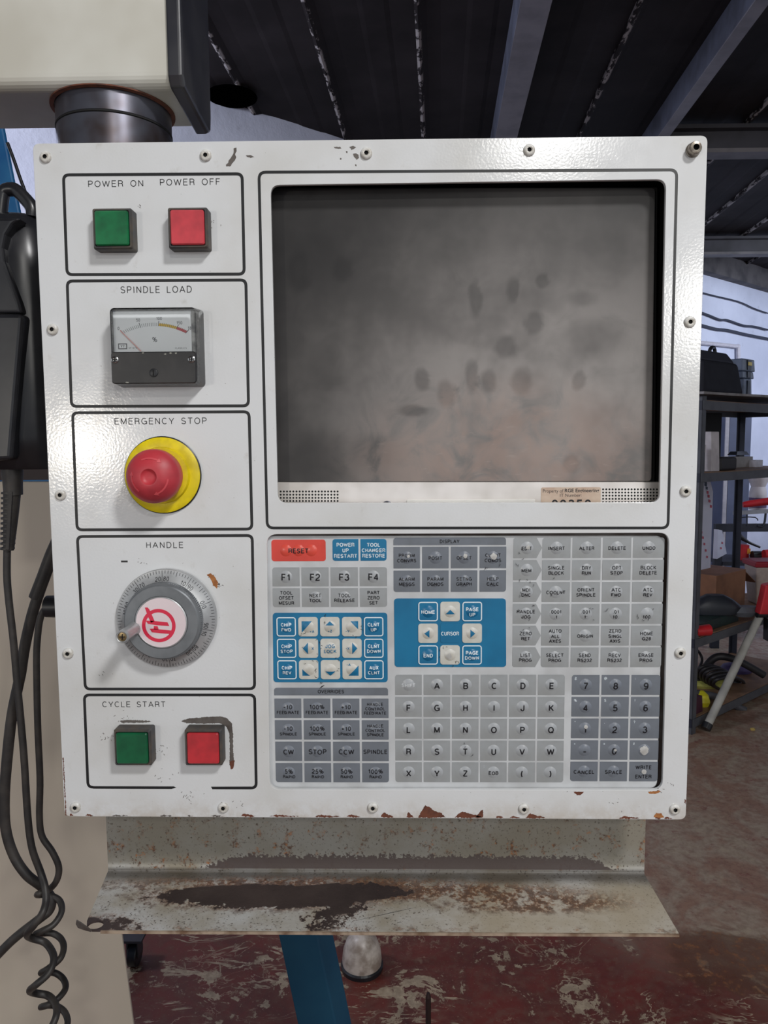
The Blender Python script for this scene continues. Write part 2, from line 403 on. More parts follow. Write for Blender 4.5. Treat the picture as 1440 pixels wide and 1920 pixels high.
def text2d(s, cap, cx, cz, bold=.02, width=None, maxw=None, sp=1.0, rot=0, align='c'):
    """triangles of a line of text, cap height `cap`, centred at (cx,cz)"""
    global CAPH
    if CAPH is None:
        v, _ = text_raw('H'); CAPH = v[:, 1].max()-v[:, 1].min()
    v, f = text_raw(s, bold, sp); v = v.copy(); k = cap/(CAPH+2*bold)
    x0, x1 = v[:, 0].min(), v[:, 0].max(); wd = (x1-x0)*k; sx = k
    if width: sx = width/(x1-x0)
    elif maxw and wd > maxw: sx = maxw/(x1-x0)
    X = (v[:, 0]-(x0+x1)/2)*sx if align == 'c' else (v[:, 0]-x0)*sx
    Y = (v[:, 1]-CAPH/2)*k
    if rot: X, Y = X*math.cos(rot)-Y*math.sin(rot), X*math.sin(rot)+Y*math.cos(rot)
    return [(a+cx, b+cz) for a, b in zip(X, Y)], f
def _arc(cx, cy, rx, ry, a0, a1, n=7):
    return [(cx+rx*math.cos(R(a0+(a1-a0)*k/n)), cy+ry*math.sin(R(a0+(a1-a0)*k/n))) for k in range(n+1)]
def _glyphs():
    A = _arc; g = {}
    g['A'] = (.68, [[(0, 0), (.34, 1), (.68, 0)], [(.12, .33), (.56, .33)]])
    g['B'] = (.60, [[(.05, 0), (.05, 1), (.36, 1)]+A(.36, .77, .21, .23, 90, -90)[1:]+[(.05, .54)], [(.36, .54)]+A(.36, .27, .24, .27, 90, -90)[1:]+[(.05, 0)]])
    g['C'] = (.66, [A(.35, .5, .33, .5, 48, 312, 12)])
    g['D'] = (.64, [[(.05, 0), (.05, 1), (.28, 1)]+A(.28, .5, .34, .5, 90, -90, 9)[1:]+[(.05, 0)]])
    g['E'] = (.55, [[(.55, 1), (.05, 1), (.05, 0), (.56, 0)], [(.05, .53), (.51, .53)]])
    g['F'] = (.52, [[(.53, 1), (.05, 1), (.05, 0)], [(.05, .52), (.47, .52)]])
    g['G'] = (.70, [A(.36, .5, .34, .5, 50, 320, 12)+[(.67, .2), (.67, .47), (.38, .47)], [(.67, .47), (.67, 0)]])
    g['H'] = (.62, [[(.05, 0), (.05, 1)], [(.57, 0), (.57, 1)], [(.05, .53), (.57, .53)]])
    g['I'] = (.16, [[(.08, 0), (.08, 1)]])
    g['J'] = (.48, [[(.42, 1), (.42, .26)]+A(.22, .24, .2, .24, 0, -180, 7)[1:]+[(.02, .34)]])
    g['K'] = (.62, [[(.05, 0), (.05, 1)], [(.58, 1), (.05, .38)], [(.22, .58), (.62, 0)]])
    g['L'] = (.50, [[(.05, 1), (.05, 0), (.50, 0)]])
    g['M'] = (.76, [[(.05, 0), (.05, 1), (.38, .05), (.71, 1), (.71, 0)]])
    g['N'] = (.64, [[(.05, 0), (.05, 1), (.59, 0), (.59, 1)]])
    g['O'] = (.72, [A(.36, .5, .34, .5, 90, 450, 18)])
    g['P'] = (.58, [[(.05, 0), (.05, 1), (.34, 1)]+A(.34, .73, .22, .27, 90, -90)[1:]+[(.05, .46)]])
    g['Q'] = (.72, [A(.36, .5, .34, .5, 90, 450, 18), [(.42, .24), (.70, -.04)]])
    g['R'] = (.62, [[(.05, 0), (.05, 1), (.36, 1)]+A(.36, .75, .21, .25, 90, -90)[1:]+[(.05, .50)], [(.34, .50)]+A(.40, .36, .15, .14, 80, 0, 3)+[(.56, .12), (.60, 0)]])
    g['S'] = (.60, [A(.30, .755, .245, .245, 25, 235, 9)+[(.42, .44)]+A(.30, .255, .27, .255, 50, -160, 9)])
    g['T'] = (.60, [[(.0, 1), (.60, 1)], [(.30, 1), (.30, 0)]])
    g['U'] = (.62, [[(.05, 1), (.05, .32)]+A(.31, .28, .26, .28, 180, 360, 9)[1:]+[(.57, 1)]])
    g['V'] = (.62, [[(0, 1), (.31, 0), (.62, 1)]])
    g['W'] = (.92, [[(0, 1), (.23, 0), (.46, .96), (.69, 0), (.92, 1)]])
    g['X'] = (.62, [[(.02, 0), (.60, 1)], [(.02, 1), (.60, 0)]])
    g['Y'] = (.62, [[(0, 1), (.31, .42), (.62, 1)], [(.31, .42), (.31, 0)]])
    g['Z'] = (.58, [[(.03, 1), (.56, 1), (.02, 0), (.57, 0)]])
    g['0'] = (.54, [A(.27, .5, .24, .5, 90, 450, 16)])
    g['1'] = (.40, [[(.06, .74), (.16, .78), (.27, 1), (.27, 0)]])
    g['2'] = (.54, [A(.27, .72, .23, .28, 170, -25, 8)+[(.36, .42), (.10, .22), (.03, 0), (.52, 0)]])
    g['3'] = (.54, [A(.26, .755, .20, .245, 160, -90, 8), A(.26, .275, .245, .275, 90, -165, 9)])
    g['4'] = (.56, [[(.40, 0), (.40, 1), (.02, .27), (.55, .27)]])
    g['5'] = (.54, [[(.48, 1), (.12, 1), (.06, .48)]+A(.26, .32, .25, .32, 130, -155, 9)])
    g['6'] = (.54, [A(.29, .60, .24, .40, 45, 180, 7)+[(.04, .40)], A(.28, .31, .235, .31, 90, 450, 14)])
    g['7'] = (.52, [[(.02, 1), (.50, 1), (.36, .72), (.22, .36), (.17, 0)]])
    g['8'] = (.54, [A(.27, .76, .20, .24, 90, 450, 14), A(.27, .27, .24, .27, 90, 450, 14)])
    g['9'] = (.54, [A(.26, .69, .235, .31, 90, 450, 14), A(.25, .40, .24, .40, 225, 360, 7)+[(.50, .60)]])
    g['-'] = (.40, [[(.02, .42), (.38, .42)]]); g['—'] = (2.2, [[(0, .5), (2.2, .5)]])
    g['+'] = (.56, [[(.02, .42), (.54, .42)], [(.28, .16), (.28, .68)]])
    g['%'] = (.92, [A(.22, .74, .17, .23, 90, 450, 12), A(.70, .24, .17, .23, 90, 450, 12), [(.66, 1), (.26, 0)]])
    g['.'] = (.16, [[(.08, 0), (.08, .10)]]); g[','] = (.18, [[(.1, .1), (.06, -.12)]]); g[':'] = (.16, [[(.08, .1), (.08, .22)], [(.08, .6), (.08, .72)]])
    g[';'] = (.18, [[(.1, .1), (.06, -.12)], [(.1, .6), (.1, .72)]]); g['!'] = (.16, [[(.08, 0), (.08, .1)], [(.08, .3), (.08, 1)]])
    g['('] = (.30, [A(.36, .42, .28, .66, 120, 240, 8)]); g[')'] = (.30, [A(-.06, .42, .28, .66, 60, -60, 8)])
    g['&'] = (.70, [[(.66, 0), (.2, .62)]+A(.32, .80, .16, .2, 210, -20, 8)+[(.12, .42)]+A(.28, .23, .24, .23, 170, 300, 6)+[(.62, .42)]])
    g['@'] = (.90, [A(.45, .5, .42, .5, -50, 280, 14), A(.45, .5, .18, .22, 90, 450, 10)])
    g['$'] = (.60, g['S'][1]+[[(.3, 1.12), (.3, -.12)]]); g['#'] = (.60, [[(.16, 0), (.26, 1)], [(.38, 0), (.48, 1)], [(.04, .34), (.56, .34)], [(.06, .68), (.58, .68)]])
    g['*'] = (.40, [[(.2, .55), (.2, 1)], [(.03, .68), (.37, .88)], [(.03, .88), (.37, .68)]]); g['='] = (.56, [[(.02, .3), (.54, .3)], [(.02, .58), (.54, .58)]])
    g['?'] = (.5, [A(.25, .74, .2, .26, 165, -40, 7)+[(.26, .42), (.26, .28)], [(.26, 0), (.26, .1)]])
    return g
GL = _glyphs()
def ribbon(P, wd):
    """flat ribbon of width wd along a polyline, mitred"""
    P = [np.array(p, float) for p in P]; n = len(P); closed = np.linalg.norm(P[0]-P[-1]) < 1e-6 and n > 3
    vs = []
    for i in range(n):
        if closed: a = P[i]-P[i-1 if i else n-2]; b = P[(i+1) if i < n-1 else 1]-P[i]
        else: a = P[i]-P[i-1] if i else P[1]-P[0]; b = P[i+1]-P[i] if i < n-1 else a
        a = a/(np.linalg.norm(a)+1e-12); b = b/(np.linalg.norm(b)+1e-12)
        na = np.array((-a[1], a[0])); nb = np.array((-b[1], b[0])); m = na+nb; L = m@m
        m = m*2/L if L > .35 else (na+nb)*1.2 if L > .02 else na
        e = np.zeros(2)
        if not closed and i == 0: e = -a*0
        vs += [tuple(P[i]+m*wd/2), tuple(P[i]-m*wd/2)]
    fs = []
    for i in range(n-1): fs += [(2*i, 2*i+1, 2*i+3), (2*i, 2*i+3, 2*i+2)]
    return vs, fs
def _cut(pl):
    out = [[pl[0]]]
    for i in range(1, len(pl)):
        out[-1].append(pl[i])
        if i < len(pl)-1:
            a = np.array(pl[i])-np.array(pl[i-1]); b = np.array(pl[i+1])-np.array(pl[i])
            if a@b < -.35*np.linalg.norm(a)*np.linalg.norm(b): out.append([pl[i]])
    return out
def stext(s, cap, cx, cz, wd=.17, width=None, maxw=None, rot=0, gap=.17, space=.34):
    """line of stroke lettering, cap height cap, stroke wd (share of the cap height), centred at (cx,cz)"""
    x = 0; items = []
    for ch in s:
        if ch == ' ': x += space; continue
        w_, st = GL[ch]; items.append((x, st)); x += w_+gap+wd*.35
    tw = x-gap-wd*.35; k = cap; sx = k
    full = (tw+wd)*k
    if width: sx = k*(width/full)
    elif maxw and full > maxw: sx = k*maxw/full
    V = []; F = []
    r = sx/k                                            # horizontal squeeze keeps the stroke weight
    for x0, st in items:
        for pl in [q for p_ in st for q in _cut(p_)]:
            v, f = ribbon([((x0+px-tw/2)*r*k, (wd/2+py*(1-wd)-.5)*k) for px, py in pl], wd*k*min(1, .4+.6*r))
            b = len(V); V += v; F += [tuple(b+i for i in q) for q in f]
    if rot: V = [(a*math.cos(rot)-b*math.sin(rot), a*math.sin(rot)+b*math.cos(rot)) for a, b in V]
    return [(a+cx, b+cz) for a, b in V], F
def split(v, f, L):
    v = [tuple(p) for p in v]; f = list(f)
    for _ in range(6):
        nf = []; cache = {}; ch = False
        def mid(a, b):
            k = (min(a, b), max(a, b))
            if k not in cache:
                cache[k] = len(v); v.append(((v[a][0]+v[b][0])/2, (v[a][1]+v[b][1])/2))
            return cache[k]
        ln = lambda a, b: math.hypot(v[a][0]-v[b][0], v[a][1]-v[b][1])
        for (a, b, c) in f:
            s = [ln(a, b) > L, ln(b, c) > L, ln(c, a) > L]
            if not any(s): nf.append((a, b, c)); continue
            ch = True; m = [mid(a, b) if s[0] else None, mid(b, c) if s[1] else None, mid(c, a) if s[2] else None]
            poly = []
            for p, q in ((a, m[0]), (b, m[1]), (c, m[2])):
                poly.append(p)
                if q is not None: poly.append(q)
            if len(poly) == 6: nf += [(a, m[0], m[2]), (m[0], b, m[1]), (m[2], m[1], c), (m[0], m[1], m[2])]
            else:
                # start the fan at a midpoint
                k = next(i for i, q in enumerate(poly) if q in (m[0], m[1], m[2]) and q is not None)
                poly = poly[k:]+poly[:k]
                for i in range(1, len(poly)-1): nf.append((poly[0], poly[i], poly[i+1]))
        f = nf
        if not ch: break
    return v, f
def decal(M, vf, mi=0, y=None, L=None):
    v, f = vf
    if L: v, f = split(v, f, L)
    yy = y if callable(y) else (lambda a, b: y)
    M.add([(a, yy(a, b), b) for a, b in v], f, mi)

# ------------------------------------------------------------------ data used by materials
LCDO = W(860, 640, .0155)
PRINTS = [(790, 712, 15, 22), (838, 738, 20, 26), (915, 716, 17, 22), (980, 716, 20, 26), (1087, 714, 12, 19), (1003, 606, 17, 22),
          (885, 705, 14, 30), (950, 650, 24, 22), (610, 690, 34, 48), (640, 505, 20, 24), (770, 770, 26, 12), (560, 510, 22, 40), (1070, 870, 16, 18),
          (1095, 560, 30, 14), (890, 560, 12, 34), (960, 545, 14, 24), (1120, 635, 60, 36), (600, 850, 60, 50), (700, 850, 60, 34), (1015, 527, 12, 14)]
TRZ = Z(700, 1636, 0)
TY = .060
_b = W(700, 1636, TY)
TR = dict(zl=float(_b[2]))
_l = W(203, 1636, TY); _rr = W(1208, 1636, TY)
TR['o'] = np.array([0.0, TY, TR['zl']]); TR['yf'] = float(Z(700, 1746, TR['zl'])[1])-TY
TR['bx'] = float((W(350, 1620, TY)[0]+W(1190, 1620, TY)[0])/2); TR['bw'] = float((W(1190, 1620, TY)[0]-W(350, 1620, TY)[0])/2)
TR['x0'], TR['x1'] = float(_l[0]), float(_rr[0])

m_paint = paint(); m_glass = smudge_glass(); m_tray = rusty_tray(); m_floor = floor_mat(); m_ceil = ceil_mat(); m_wall = wall_mat(); m_clear = clear_plastic()
m_line = plain('black_print', (28, 29, 32), .45, var=.3)
m_ink = plain('dark_ink', (26, 26, 32), .5)
m_black = plain('black_plastic', (36, 37, 41), .38, var=.3, scale=60)
m_blackrub = plain('black_rubber', (44, 42, 42), .5, var=.35, scale=60, c2=(62, 58, 55))
m_dull = plain('dirty_black_plastic', (62, 62, 64), .55, c2=(84, 76, 68), scale=120)
m_inner = plain('console_interior', (14, 14, 15), .8)
m_green = plain('green_lens', (22, 118, 70), .3, c2=(18, 84, 52), scale=55)
m_green2 = plain('dark_green_lens', (20, 98, 62), .35, c2=(16, 76, 50), scale=55)
m_red = plain('red_lens', (216, 74, 84), .32, c2=(176, 62, 70), scale=45)
m_red2 = plain('dark_red_lens', (204, 54, 62), .38, c2=(160, 46, 52), scale=45)
m_estop = plain('red_mushroom_plastic', (196, 60, 70), .45, c2=(160, 48, 58), scale=40)
m_estop2 = plain('light_red_plastic', (216, 84, 92), .45)
m_yellow = plain('yellow_plastic', (238, 216, 22), .42, c2=(206, 184, 30), scale=70)
m_alu = plain('brushed_aluminium', (188, 190, 192), .36, .45, c2=(166, 168, 170), scale=60)
m_alud = plain('grey_anodised_metal', (128, 132, 136), .45, .4, c2=(112, 116, 120), scale=50)
m_chrome = plain('bright_metal', (205, 205, 205), .2, .95)
m_brass = plain('brass_screw', (150, 130, 95), .35, .8)
m_steel = plain('blued_steel', (104, 106, 118), .32, .7, c2=(70, 58, 56), scale=22)
m_pinkw = plain('pinkish_white_label', (232, 216, 220), .3, var=.04)
m_logo = plain('crimson_print', (222, 40, 74), .35, var=.05)
m_board = plain('light_grey_membrane', (206, 209, 212), .42, c2=(186, 188, 190), scale=30)
m_kgrey = plain('grey_membrane', (160, 164, 167), .4, c2=(148, 150, 150), scale=40)
m_kdome = plain('grey_dome', (172, 176, 181), .28, c2=(158, 161, 163), scale=60)
m_kdark = plain('dark_grey_membrane', (116, 122, 131), .4, c2=(106, 111, 118), scale=40)
m_kdarkd = plain('dark_grey_dome', (124, 130, 141), .26, c2=(112, 118, 126), scale=60)
m_kblue = plain('blue_membrane', (22, 118, 162), .4, c2=(18, 104, 146), scale=25)
m_kblued = plain('blue_dome', (26, 112, 156), .28, c2=(20, 98, 140), scale=60)
m_kred = plain('orange_red_membrane', (222, 74, 62), .4, c2=(206, 66, 54), scale=40)
m_kredd = plain('orange_red_dome', (226, 84, 70), .28)
m_kwhite = plain('off_white_key', (214, 214, 208), .4, c2=(196, 194, 184), scale=60)
m_kwhited = plain('off_white_dome', (216, 216, 212), .3, c2=(190, 186, 174), scale=80)
m_wtext = plain('white_print', (226, 236, 242), .45, var=.03)
m_worn = plain('worn_bare_film', (196, 196, 194), .5, c2=(176, 174, 170), scale=200)
m_bare = plain('bare_grey_steel', (104, 98, 94), .5, .1, c2=(84, 76, 72), scale=80)
m_rust = plain('rust_brown', (112, 64, 46), .8, c2=(82, 50, 40), scale=150)
m_rustl = plain('orange_rust', (176, 116, 66), .85, c2=(140, 84, 46), scale=200)
m_silver = plain('silver_bezel', (242, 237, 234), .38, .25, c2=(206, 200, 194), scale=20)
m_silver2 = plain('pale_silver', (242, 240, 236), .3, .1)
m_stick = plain('tan_sticker', (206, 186, 168), .5, c2=(186, 158, 138), scale=60)
m_white = plain('white_meter_face', (236, 240, 243), .5, var=.02)
m_myel = plain('yellow_print', (228, 190, 64), .5, var=.05)
m_mred = plain('red_print', (206, 80, 84), .5, var=.05)
m_needle = plain('salmon_needle', (234, 140, 128), .5, var=.05)
m_mgrey = plain('grey_print', (104, 106, 110), .5)
m_screwp = plain('painted_screw', (232, 232, 230), .35, c2=(176, 170, 158), scale=150)

# ================================================================== SETTING
CZ = 3.15
WA = (1.0, .85)                                        # wall_back runs along y = 4.4+.85x - in camera distance
def wy(x): return 4.4+.85*(x-CAM[0])+CAM[1]
M = MB().box((-6, -5, -.2), (9, 12, 0)); M.build('floor', m_floor, kind='structure', origin=(0, 0, 0))
x0, x1 = -4.2, 3.86
nx, ny = -.648, .762                                   # outward normal of wall_back
M = MB().hexa([(x0, wy(x0), 0), (x1, wy(x1), 0), (x1+nx*.2, wy(x1)+ny*.2, 0), (x0+nx*.2, wy(x0)+ny*.2, 0),
               (x0, wy(x0), CZ+.1), (x1, wy(x1), CZ+.1), (x1+nx*.2, wy(x1)+ny*.2, CZ+.1), (x0+nx*.2, wy(x0)+ny*.2, CZ+.1)])
M.build('wall_back', m_wall, kind='structure')
cx, cy = x1, wy(x1); ex, ey = cx+.648*6, cy-.762*6
M = MB().hexa([(cx, cy, 0), (ex, ey, 0), (ex+.15, ey+.13, 0), (cx+.15, cy+.13, 0), (cx, cy, CZ+.1), (ex, ey, CZ+.1), (ex+.15, ey+.13, CZ+.1), (cx+.15, cy+.13, CZ+.1)])
M.build('wall_right', m_wall, kind='structure')
m_concrete = plain('grey_concrete', (92, 88, 90), .8, c2=(60, 58, 62), scale=5)
m_concrete2 = plain('dark_concrete', (52, 51, 56), .8, c2=(40, 40, 44), scale=5)
def along(x, off=0): return (x-nx*off, wy(x)-ny*off)
a = along(1.6); b = along(x1); a2 = along(1.6, .09); b2 = along(x1, .09)
M = MB().hexa([(*a, 2.97), (*b, 2.97), (*b2, 2.97), (*a2, 2.97), (*a, CZ), (*b, CZ), (*b2, CZ), (*a2, CZ)])
M.build('trim_1', m_concrete, kind='structure', label='grey concrete wall plate at the top of the white wall')
M = MB().hexa([(cx-.07, cy-.09, 2.93), (ex-.07, ey-.09, 2.93), (ex, ey, 2.93), (cx, cy, 2.93), (cx-.07, cy-.09, CZ), (ex-.07, ey-.09, CZ), (ex, ey, CZ), (cx, cy, CZ)])
M.build('trim_2', m_concrete2, kind='structure')
ceil = MB().box((-6, -5, CZ+.06), (9, 12, CZ+.2)).build('ceiling', m_ceil, kind='structure', origin=(0, 0, CZ))
# lapped roof sheets, each its own piece
ca, sa = math.cos(R(3.2)), math.sin(R(3.2))
def rc(u, v, z): return (u*ca+v*sa, -u*sa+v*ca, z)
pitch = .415
sheet_me = None
for i in range(-5, 12):
    u0 = -.87+pitch*(i+0)+.0
    if sheet_me is None:
        Ms = MB(); prof = [(0, -.020), (.012, -.024), (.045, -.006), (.10, -.001), (.20, .0), (.22, -.003), (.30, -.003), (.32, 0), (pitch, -.002)]
        vs = []; fs = []
        for (u, z) in prof:
            for v in (-4.5, 10.5):
                vs.append(rc(u, v, z))
        for k in range(len(prof)-1): fs.append((2*k, 2*k+1, 2*k+3, 2*k+2))
        vs2 = [(a, b, c+.02) for a, b, c in vs]; n = len(vs)
        fs += [tuple(n+q for q in reversed(f)) for f in fs]; fs += [(0, 2, n+2, n), (1, 0, n, n+1)]
        Ms.add(vs+vs2, fs); sheet_me = Ms.mesh('sheet', m_ceil, (0, 0, 0), recalc=False)
    p = rc(u0, 0, CZ)
    link('sheet', sheet_me, ceil, (p[0], p[1], CZ))
q = Z(435, 183, CZ-.03)
M = MB().lathe([(0, 0), (.116, 0), (.117, .001), (.117, .003), (0, .003)], (q[0], q[1], CZ-.0275), 'z', 40, smooth=False)
M.build('duct_opening', plain('hole_shade_black', (2, 2, 2), 1, spec=0), ceil, label='black disc painted as the dark of a round flue hole')  # flat black disc stands in for the shade inside the hole
m_bside = plain('blue_grey_purlin_side', (96, 100, 116), .5, c2=(74, 76, 88), scale=8)
m_bbot = plain('pale_purlin_bottom', (128, 126, 134), .5, c2=(110, 108, 116), scale=8)  # bottom flange paler than the side web
def purlin(name, u0, u1, z0, lab):
    M = MB(); v0, v1 = -3, 9.5
    def seg(ua, ub, za, zb, mi): M.hexa([rc(ua, v0, za), rc(ub, v0, za), rc(ub, v1, za), rc(ua, v1, za), rc(ua, v0, zb), rc(ub, v0, zb), rc(ub, v1, zb), rc(ua, v1, zb)], mi)
    seg(u0, u1, z0, z0+.006, 0); seg(u0, u0+.006, z0+.006, CZ-.002, 1); seg(u0+.006, u1, CZ-.03, CZ-.024, 1)
    M.build(name, [m_bbot, m_bside], kind='structure', label=lab)
q1 = Z(976, 3, 3.0); q2 = Z(1035, 3, 3.0)
iu = lambda q: q[0]*ca-q[1]*sa
purlin('trim_3', iu(q1), iu(q2), 3.0, 'pale grey steel purlin crossing the dark ceiling')
q1 = Z(1415, 3, 3.02); q2 = Z(1436, 3, 3.02)
purlin('trim_4', iu(q1), iu(q1)+.055, 3.02, 'thin pale angle purlin at the upper right')
m_ibeam = plain('dark_steel', (62, 60, 66), .6, c2=(48, 46, 50), scale=6)
m_flange = plain('grey_steel_flange', (110, 106, 108), .6, c2=(84, 82, 84), scale=6)
for nm, py, dist, xa in (('trim_5', 310, 3.96, 1.36), ('trim_6', 490, 6.03, 2.2)):
    yb = dist+CAM[1]; M = MB()
    M.box((xa, yb, 2.98), (7.5, yb+.10, 3.0), 1); M.box((xa, yb+.045, 3.0), (7.5, yb+.055, CZ-.03), 0); M.box((xa, yb, CZ-.05), (7.5, yb+.1, CZ-.03), 0)
    M.build(nm, [m_ibeam, m_flange], kind='structure')

def onwall(px, py, off=.02):                          # point on the back wall, off metres in front
    d = ray(px, py); k = .85; # y = wy(x)
    t = (4.4+CAM[1]-k*CAM[0]+k*CAM[0]-CAM[1])/(d[1]-k*d[0]); p = CAM+d*t
    return (p[0]-nx*off, p[1]-ny*off, p[2])
m_cabwall = plain('dark_cable', (46, 50, 66), .6)
P1 = [(1230, 560), (1317, 589), (1345, 600), (1360, 601), (1390, 611), (1410, 613), (1435, 619)]
P2 = [(1230, 590), (1316, 612), (1340, 618), (1360, 620), (1400, 629), (1442, 637)]
P0 = [(1230, 525), (1318, 551), (1380, 566), (1410, 579), (1436, 588)]
for pts, r, l in ((P1, .010, 'dark cable sagging along the white wall, upper of the two thick runs'), (P2, .013, 'thick dark cable along the white wall just above the black bag'), (P0, .006, 'thin grey cable along the wall right under the concrete plate')):
    M = MB().tube([onwall(*p, .02) for p in pts], r, 6); M.build('wall_cable', m_cabwall, label=l, cat='cable')
M = MB().tube([onwall(1250, 637, .03), onwall(1316, 644, .03), onwall(1374, 650, .03), onwall(1378, 655, .03), onwall(1379, 720, .03)], .018, 8, sub=3)
M.build('conduit', plain('pale_conduit', (196, 192, 202), .5), label='pale plastic conduit with an elbow fixed on the white wall', cat='pipe')
# steel locker standing at the wall
m_locker = plain('blue_grey_steel', (98, 106, 134), .45, c2=(86, 92, 116), scale=3)
a = D(1361, 900, 6.0); b = D(1405, 900, 6.0)
t = thing('steel_locker', (a[0]+.2, a[1]+.1, 0), 'tall blue-grey steel locker standing behind the shelving rack against the wall', 'locker')
M = MB().box((a[0], a[1], 0.02), (b[0], a[1]+.3, 1.86)); M.build('body', m_locker, t)
M = MB().box((a[0]-.022, a[1]-.012, 0.02), (a[0]+.008, a[1]+.0, 1.84)); M.build('door_edge', plain('pale_steel_edge', (190, 186, 196), .5), t)
M = MB().box((a[0]+.01, a[1]-.014, .04), (b[0]-.012, a[1]-.001, 1.83)); M.build('door', m_locker, t)
# left: blue column with cable, far behind
m_bluep = plain('blue_machine_paint', (22, 92, 150), .45, c2=(50, 122, 172), scale=9)
yb = 1.0
pp = [W(-70, 1300, yb), W(212, 1300, yb), W(-4, 190, yb), W(-140, 190, yb)]
M = MB(); o1 = [(p[0], p[2]) for p in (pp[0], pp[1], pp[2], pp[3])]; M.prism(o1, yb, yb+.012)
t = thing('blue_column', (-.9, 1.06, 0), 'blue painted slanting steel column behind the black hand unit', 'column')
pb = W(-30, 2300, yb)
M.build('post', m_bluep, t, bev=.004)
M = MB().box((-1.25, 1.0, 0), (-.64, 1.03, float(min(pp[0][2], pp[1][2]))+.001)); M.build('foot_block', m_bluep, t, bev=.004)

# ================================================================== CONSOLE
PT = thing('control_console', (0, .06, 1.2), 'off-white machine control console with dark screen, keypad and round handwheel', 'control panel')
PO = np.array([0, 0, 1.4640])
def XZ(px, py, y=0.0): p = W(px, py, y); return (float(p[0]), float(p[2]))
outer = quadr([XZ(122, 1530), XZ(1285, 1536), XZ(1326, 255), XZ(62, 270)], .0048)
opn = quadr([XZ(520, 944), XZ(1238, 943), XZ(1250, 335), XZ(506, 346)], .0075)
kop = quadr([XZ(505, 1481), XZ(1243, 1482), XZ(1256, 998), XZ(499, 1001)], .0085)
v, f = curve_mesh([outer, list(reversed(opn)), list(reversed(kop))], .0012, .0004)
M = MB(); M.add([(a, .0016-c, b) for a, b, c in v], f); M.build('face_plate', m_paint, PT, origin=PO)
# housing walls behind the plate
X0, X1, Z0, Z1 = -.236, .236, 1.216, 1.712
M = MB()
for a, b in (((X0, .0032, Z0), (X0+.002, .15, Z1)), ((X1-.002, .0032, Z0), (X1, .15, Z1)), ((X0, .0032, Z0), (X1, .15, Z0+.002)), ((X0, .0032, Z1-.002), (X1, .15, Z1)), ((X0, .148, Z0), (X1, .15, Z1))):
    M.box(a, b)
M.build('housing', plain('housing_paint', (196, 194, 184), .4), PT)
kz = XZ(800, 1000)[1]
M = MB().box((X0+.0025, .045, Z0+.0025), (X1-.0025, .047, Z1-.0025))
for a, b in (((XZ(492, 700)[0], .0034, XZ(600, 985)[1]), (XZ(492, 700)[0]+.001, .045, XZ(600, 325)[1])), ((XZ(1262, 500)[0], .0034, XZ(600, 985)[1]), (XZ(1262, 500)[0]+.001, .045, XZ(600, 325)[1])),
             ((XZ(492, 700)[0], .0034, XZ(900, 327)[1]), (XZ(1262, 500)[0], .045, XZ(900, 327)[1]+.001))):
    M.box(a, b)
M.build('inner_lining', m_inner, PT)
# printed border lines
def ring(q, w_, r=.0042):
    o = quadr(inset([XZ(*p) for p in q], -w_/2), r+w_/2, 6); i = quadr(inset([XZ(*p) for p in q], w_/2), r-w_/2, 6)
    n = len(o); vs = [(x, -.00006, z) for x, z in o]+[(x, -.00006, z) for x, z in i]
    return vs, [(k, (k+1) % n, n+(k+1) % n, n+k) for k in range(n)]
BL = [((125.7, 515), (458, 514), (454, 326), (119, 328)), ((134, 762), (466, 761), (461, 525), (126, 527)), ((144.5, 993.5), (472.5, 992), (467, 772), (136, 774)),
      ((160, 1292), (477.5, 1291.5), (473, 1004), (145, 1006)), ((165, 1476), (480.5, 1477.5), (477.5, 1303), (158, 1303))]
for i, q in enumerate(BL):
    q = [(a, b) for a, b in q]
    vs, fs = ring(q, .0022)
    if i == 4:                                         # this outline is worn away under the red button
        xa, xb = XZ(326, 1477)[0], XZ(398, 1477)[0]; n = len(vs)//2; zb = XZ(300, 1470)[1]
        M = MB(); keep = []
        for k, fc in enumerate(fs):
            c = np.mean([vs[j] for j in fc], axis=0); w_ = max(vs[j][0] for j in fc)-min(vs[j][0] for j in fc)
            if c[2] < zb and w_ > .1:
                zz0 = min(vs[j][2] for j in fc); zz1 = max(vs[j][2] for j in fc); xl = min(vs[j][0] for j in fc); xr = max(vs[j][0] for j in fc)
                za = vs[fc[0]][2]
                M.add([(xl, -.00006, zz0+.0002), (xa-.002, -.00006, zz0+.0001), (xa+.002, -.00006, zz0+.0012), (xa, -.00006, zz1-.0002), (xl, -.00006, zz1-.0002)], [(0, 1, 2, 3, 4)])
                M.add([(xb, -.00006, zz0), (xr, -.00006, zz0), (xr, -.00006, zz1-.0002), (xb-.001, -.00006, zz1-.0004)], [(0, 1, 2, 3)])
            else: keep.append(fc)
        M.add(vs, keep)
    else: M = MB().add(vs, fs)
    M.build('border_line', m_line, PT, recalc=False)
vs, fs = ring([(501, 990), (1252.5, 990), (1269, 318.5), (485.5, 323)], .0021, .0050)
MB().add(vs, fs).build('border_line', m_line, PT, recalc=False)
